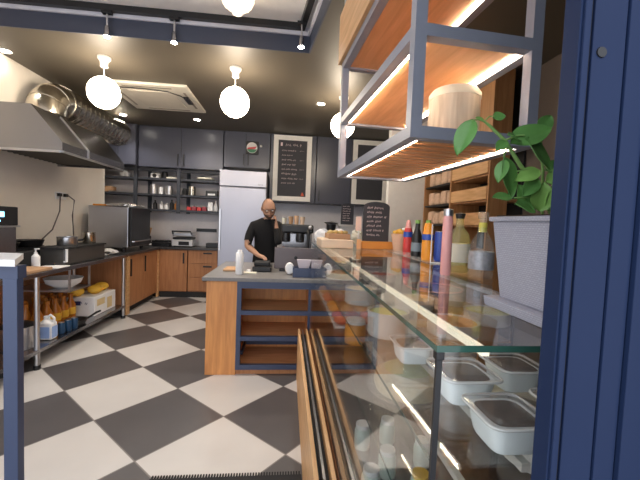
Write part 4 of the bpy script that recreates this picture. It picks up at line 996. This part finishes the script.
# ================================================================ TOP ITEMS
def bottle(name, prof, m, loc, lab, extra, grp=None): return lat(name, prof, m, loc, lab, 'bottle', grp, 28, extra)
bottle('clear_bottle', [(.038, 0), (.042, .01), (.043, .09), (.036, .13), (.016, .165), (.013, .2), (.013, .215)], M_bclear, (.715, 1.19, TZ), 'clear glass bottle with silver script label nearest the planter',
       (('label', [(.0435, .03), (.044, .06), (.043, .095)], mat('grey_script_label', (.42, .42, .45), .4, .3, .5, 70)), ('neck_label', [(.0145, .165), (.0145, .2)], mat('yellow_strip', (.7, .6, .1), .5)), ('stopper', [(.018, .215), (.018, .235), (.012, .24), (0, .24)], M_bclear)))
bottle('wine_bottle', [(.038, 0), (.042, .01), (.043, .12), (.035, .155), (.015, .18), (.014, .215)], M_byel, (.70, 1.33, TZ), 'yellowish glass bottle with cream label behind the clear one',
       (('label', [(.0437, .04), (.0437, .115)], M_label), ('stopper', [(.016, .215), (.02, .235), (0, .24)], M_black)))
bottle('pink_bottle', [(.017, 0), (.019, .006), (.018, .2), (.016, .215), (.016, .22)], M_pink, (.595, 1.22, TZ), 'slim tall pink bottle with silver cap', (('cap', [(.0175, .22), (.0175, .245), (0, .247)], M_steel),))
t = bottle('ketchup_bottle', [(.028, 0), (.03, .01), (.029, .13), (.022, .16)], M_red, (.81, 2.22, TZ+.0035), 'red sauce bottle at the left of the acrylic rack', (('cap', [(.022, .16), (.012, .21), (0, .215)], M_pink), ('label', [(.0305, .1), (.0305, .135)], M_blue)))
for i, (x, y, l) in enumerate(((.755, 1.92, 'black sauce bottle next to the red bottle'), (.785, 1.84, 'black sauce bottle next to the orange bottle'))):
    bottle('black_bottle', [(.03, 0), (.032, .01), (.03, .11), (.014, .16), (.012, .19)], M_black, (x, y, TZ+.0035), l, (('cap', [(.014, .19), (.014, .21), (0, .21)], M_leaf2), ('label', [(.0325, .03), (.0325, .08)], mat('grey_label_%d' % i, (.2, .25, .3), .5))), 'black sauce bottles')
bottle('orange_bottle', [(.028, 0), (.03, .01), (.029, .13), (.024, .15)], M_orange, (.735, 1.72, TZ+.0035), 'orange sauce bottle in front of the black bottles', (('cap', [(.024, .15), (.02, .19), (0, .195)], M_orange), ('label', [(.0305, .105), (.0305, .135)], M_blue)))
lat('blue_can', [(.026, 0), (.03, .008), (.03, .14), (.026, .15)], M_blue, (.79, 1.69, TZ+.0035), 'tall blue drink can beside the orange bottle', 'can', extra=(('rim', [(.027, .15), (.026, .153)], M_steel),))
t = thing('acrylic_rack', 'clear acrylic rack edge standing round the sauce bottles', 'rack', (.78, 1.8, TZ))
part('base', BB((.69, .88, 1.60, 2.27, TZ, TZ+.003)), M_clear, t)
for q in ((.80, .805, 2.10, 2.105), (.715, .719, 1.63, 1.634), (.765, .769, 1.60, 1.604)): part('edge_rod', B(*q, TZ+.003, TZ+.19), M_paper, t)
part('front_lip', B(.70, .88, 1.595, 1.6, TZ, TZ+.006), M_paper, t)
TR = TZ+.0035
b_ = aboard(.655, 2.47, TZ+.045, .195, .30, 'arched chalkboard with orange wooden foot on the glass top', foot=.045, sd=80)
t = thing('cone_cup', 'pale tapered cup heaped with yellow snacks beside the chalkboard', 'cup', (.80, 2.38, TZ))
part('cup', lathe(BM(), [(.04, 0), (.06, .12), (.055, .12), (0, .11)], (.80, 2.36, TZ), 24), mat('peach_cup', (.75, .5, .35), .5), t, True)
bm = BM()
for k in range(16): a = k*2.4; r = .012*math.sqrt(k); ball(bm, (.80+r*math.cos(a), 2.36+r*math.sin(a), TZ+.125+.02*(1-r/.05)), .015, (1, 1, .8), 8, 6)
part('snacks', bm, M_yellow, t)
t = thing('pastry_box', 'brown open box of pastries on a pale tray on the glass top', 'pastry box', (.42, 2.6, TZ))
part('tray', BB((.245, .475, 2.38, 2.75, TZ, TZ+.06)), mat('pale_board', (.72, .55, .4), .5), t, bev=.008)
part('box', BB((.31, .47, 2.48, 2.74, TZ+.0605, TZ+.10)), M_card, t, bev=.004)
bm = BM()
for k in range(10): ball(bm, (.325+.013*k, 2.55+.12*(k % 3)/2, TZ+.106+.005*(k % 2)), .022, (1, 1, .6), 10, 8)
part('pastries', bm, mat('mixed_pastries', (.6, .42, .15), .6, 0, .6, 30), t, True)
one('green_wrap', ball(BM(), (.52, 2.42, TZ+.105), .03, (1.5, 1, .5)), M_leaf2, 'green wrapped snack at the front of the pastry box', 'snack', smooth=True) if 0 else None
for i, (x, y, m, l) in enumerate(((.30, 2.87, M_paper, 'white crumpled bag, leftmost behind the pastry box'), (.455, 2.90, M_paper, 'white crumpled bag, middle one behind the pastry box'), (.61, 2.88, M_label, 'cream crumpled bag, rightmost behind the pastry box'))):
    bm = ball(BM(), (x, y, TZ+.065), .058, (1.05, .75, 1.1), 14, 10)
    for v in bm.verts: v.co += Vector((random.uniform(-.009, .009), random.uniform(-.009, .009), random.uniform(-.007, .007))); v.co.z = max(v.co.z, TZ+.001)
    one('crumpled_bag', bm, m, l, 'bag', 'bags behind the pastry box', loc=(x, y, TZ))
t = thing('card_holder', 'orange upright card with white note left of the chalkboard', 'card', (.55, 2.6, TZ))
part('card', B(.50, .53, 2.39, 2.398, TZ, TZ+.07), mat('orange_card', (.8, .42, .2), .5), t); part('note', B(.49, .53, 2.40, 2.406, TZ+.13, TZ+.23), mat('pink_note', (.85, .6, .5), .6), t)
part('stick', B(.508, .513, 2.402, 2.406, TZ, TZ+.13), M_paper, t)
t = thing('cake_knife', 'upright grey knife in a white block behind the red bottle', 'knife', (1.0, 2.6, TZ))
part('block', B(.92, 1.02, 2.6, 2.68, TZ, TZ+.16), M_paper, t, bev=.006); part('blade', B(1.0, 1.035, 2.58, 2.59, TZ+.06, TZ+.20), M_steelx, t)
part('handle', B(1.0, 1.035, 2.578, 2.592, TZ+.0, TZ+.06), M_black, t)
one('white_card', B(.70, .705, .86, .98, TZ, TZ+.06), M_paper, 'small white card behind the planter', 'card', loc=(.7, .9, TZ))
# orange sauce swirls: flat plate decals read as placemats under glass
# ================================================================ RIGHT SHELVING
t = thing('bread_shelving', 'tall oak shelving with bread bays and crates on the right wall', 'shelving', (2.1, 4.0, 0))
UX, UY0, UY1 = 1.955, 3.2, 4.84
part('side_panel', B(UX, UX+.20, UY0, UY0+.025, 0, 2.99), M_woodt, t); part('side_panel', B(UX+.02, XR-.01, UY1-.025, UY1, 0, 2.99), M_woodt, t)
part('side_panel', B(UX, XR-.01, 3.98, 4.01, 0, 2.99), M_woodt, t)
part('back_panel', B(XR-.03, XR-.01, UY0+.03, UY1-.03, 0, 2.99), M_blackm, t)
part('top_panel', B(UX, UX+.02, UY0+.025, UY1-.03, 2.32, 2.99), M_woodt, t)
for z in (.3, .6, .9, 1.2, 1.47, 1.73, 1.99, 2.25):
    part('shelf_board', B(UX+.03, XR-.03, UY0+.03, 3.98, z-.02, z), M_woodt, t); part('shelf_board', B(UX+.03, XR-.03, 4.01, UY1-.03, z-.02, z), M_blackm, t)
ii = 0
for z in (1.47, 1.73, 1.99):
    lab = {1.47: 'lowest visible', 1.73: 'middle', 1.99: 'top'}[z]
    c_ = thing('wooden_crate', '%s wooden bread crate in the nearer shelving bay' % lab, 'crate', (2.1, 3.6, z), 'wooden crates of bread')
    part('crate_front', B(UX-.0, UX+.018, UY0+.04, 3.97, z+.001, z+.13), M_woody, c_); part('crate_floor', B(UX+.018, XR-.05, UY0+.04, 3.97, z+.001, z+.012), M_woody, c_)
    for k in range(4):
        yy = 3.32+.17*k
        bm = ball(BM(), (2.12, yy, z+.075), .085, (1.25, .95, .75), 14, 10)
        for v in bm.verts: v.co.z = max(v.co.z, z+.013)
        one('bread_loaf', bm, (M_bread, M_label)[k % 2], 'wrapped loaf in the %s crate, %s' % (lab, ('nearest the room', 'second from the near end', 'third from the near end', 'furthest back')[k]), 'bread', 'loaves in the crates', True, loc=(2.12, yy, z+.013))
    for k in range(4):
        yy = 4.11+.185*k
        one('bread_package', B(2.0, 2.26, yy-.08, yy+.08, z+.001, z+.16+.02*(k % 2)), M_bread, 'packed bread bag on the %s shelf of the far bay, %s' % (lab, ('nearest', 'second', 'third', 'furthest')[k]), 'bread', 'packages in the far bay', bev=.03, loc=(2.13, yy, z+.001))
# ================================================================ NEAR LEFT TABLE
t = thing('high_table', 'navy steel high table with white top at the left edge', 'table', (-1.2, 1.45, 0))
part('table_top', prism(BM(), [(-1.9, 1.20), (-.875, 1.20), (-.99, 1.40), (-1.9, 1.40)], 1.25, 1.272, 2), M_paper, t)
part('apron', BB((-1.88, -.885, 1.225, 1.265, 1.205, 1.249), (-1.88, -1.0, 1.35, 1.39, 1.205, 1.249)), M_navy, t)
for x, y in ((-.932, 1.225), (-1.88, 1.225), (-1.88, 1.355)): part('leg', B(x, x+.045, y, y+.03, 0, 1.205), M_navy, t, bev=.002)
# mat
bm = B(-.69, .13, 1.35, 1.86, .001, .012)
for k in range(54): box(bm, -.685+k*.0151, -.677+k*.0151, 1.86, 1.885, .001, .012)
one('door_mat', bm, M_mat, 'black comb edged rubber mat on the floor at the entrance', 'mat', loc=(-.4, 1.6, .001))
# ================================================================ LIGHTS, WORLD, CAMERA
def point(x, y, z, e, col, r=.05, kind='POINT', **k):
    l = bpy.data.lights.new('lamp_light', kind); l.energy = e; l.color = col; l.shadow_soft_size = r if kind != 'AREA' else 0
    if kind == 'SPOT': l.spot_size = k.get('size', 1.6); l.spot_blend = .6
    o = bpy.data.objects.new('lamp_light', l); C.objects.link(o); o.location = (x, y, z); return o
for x, y in ((-2.61, 5.75), (-1.48, 5.75), (.4, 4.6)): point(x, y, 2.985, 24, (1, .93, .84), .04, 'SPOT', size=2.2)
for x, y in ((-1.56, 3.09), (-1.01, 3.09), (.045, 2.99)): point(x, y, 2.93, 25, (1, .93, .84), .03, 'SPOT', size=1.5)
w = bpy.data.worlds.new('world'); bpy.context.scene.world = w; w.use_nodes = True
nt = w.node_tree; bg = nt.nodes['Background']; sky = nt.nodes.new('ShaderNodeTexSky'); sky.sky_type = 'HOSEK_WILKIE' if hasattr(sky, 'turbidity') else sky.sky_type
sky.turbidity = 6; sky.sun_direction = (-.4, -.5, .75)
mx = nt.nodes.new('ShaderNodeMix'); mx.data_type = 'RGBA'; mx.inputs[0].default_value = .6; mx.inputs[7].default_value = (.9, .93, 1, 1)
nt.links.new(sky.outputs[0], mx.inputs[6]); nt.links.new(mx.outputs[2], bg.inputs[0]); bg.inputs[1].default_value = 1.4
cam = bpy.data.cameras.new('camera'); co = bpy.data.objects.new('camera', cam); C.objects.link(co)
cam.sensor_width = 36; cam.lens = 342.717/640*36; cam.clip_start = .02
a, b, c = 9.89928709e-02, 5.07570016e-02, 3.93546344e-02
f_ = Vector((math.sin(a)*math.cos(b), math.cos(a)*math.cos(b), -math.sin(b))); r_ = Vector((math.cos(a), -math.sin(a), 0)); u_ = r_.cross(f_)
r2 = math.cos(c)*r_+math.sin(c)*u_; u2 = -math.sin(c)*r_+math.cos(c)*u_
co.matrix_world = Matrix(((r2.x, u2.x, -f_.x, 0), (r2.y, u2.y, -f_.y, 0), (r2.z, u2.z, -f_.z, 1.4324), (0, 0, 0, 1)))
sc = bpy.context.scene; sc.camera = co
sc.view_settings.view_transform = 'Standard'; sc.view_settings.look = 'None'; sc.view_settings.gamma = 1; sc.view_settings.exposure = 1.08
sc.cycles.max_bounces = 10; sc.cycles.transparent_max_bounces = 24; sc.cycles.use_denoising = True
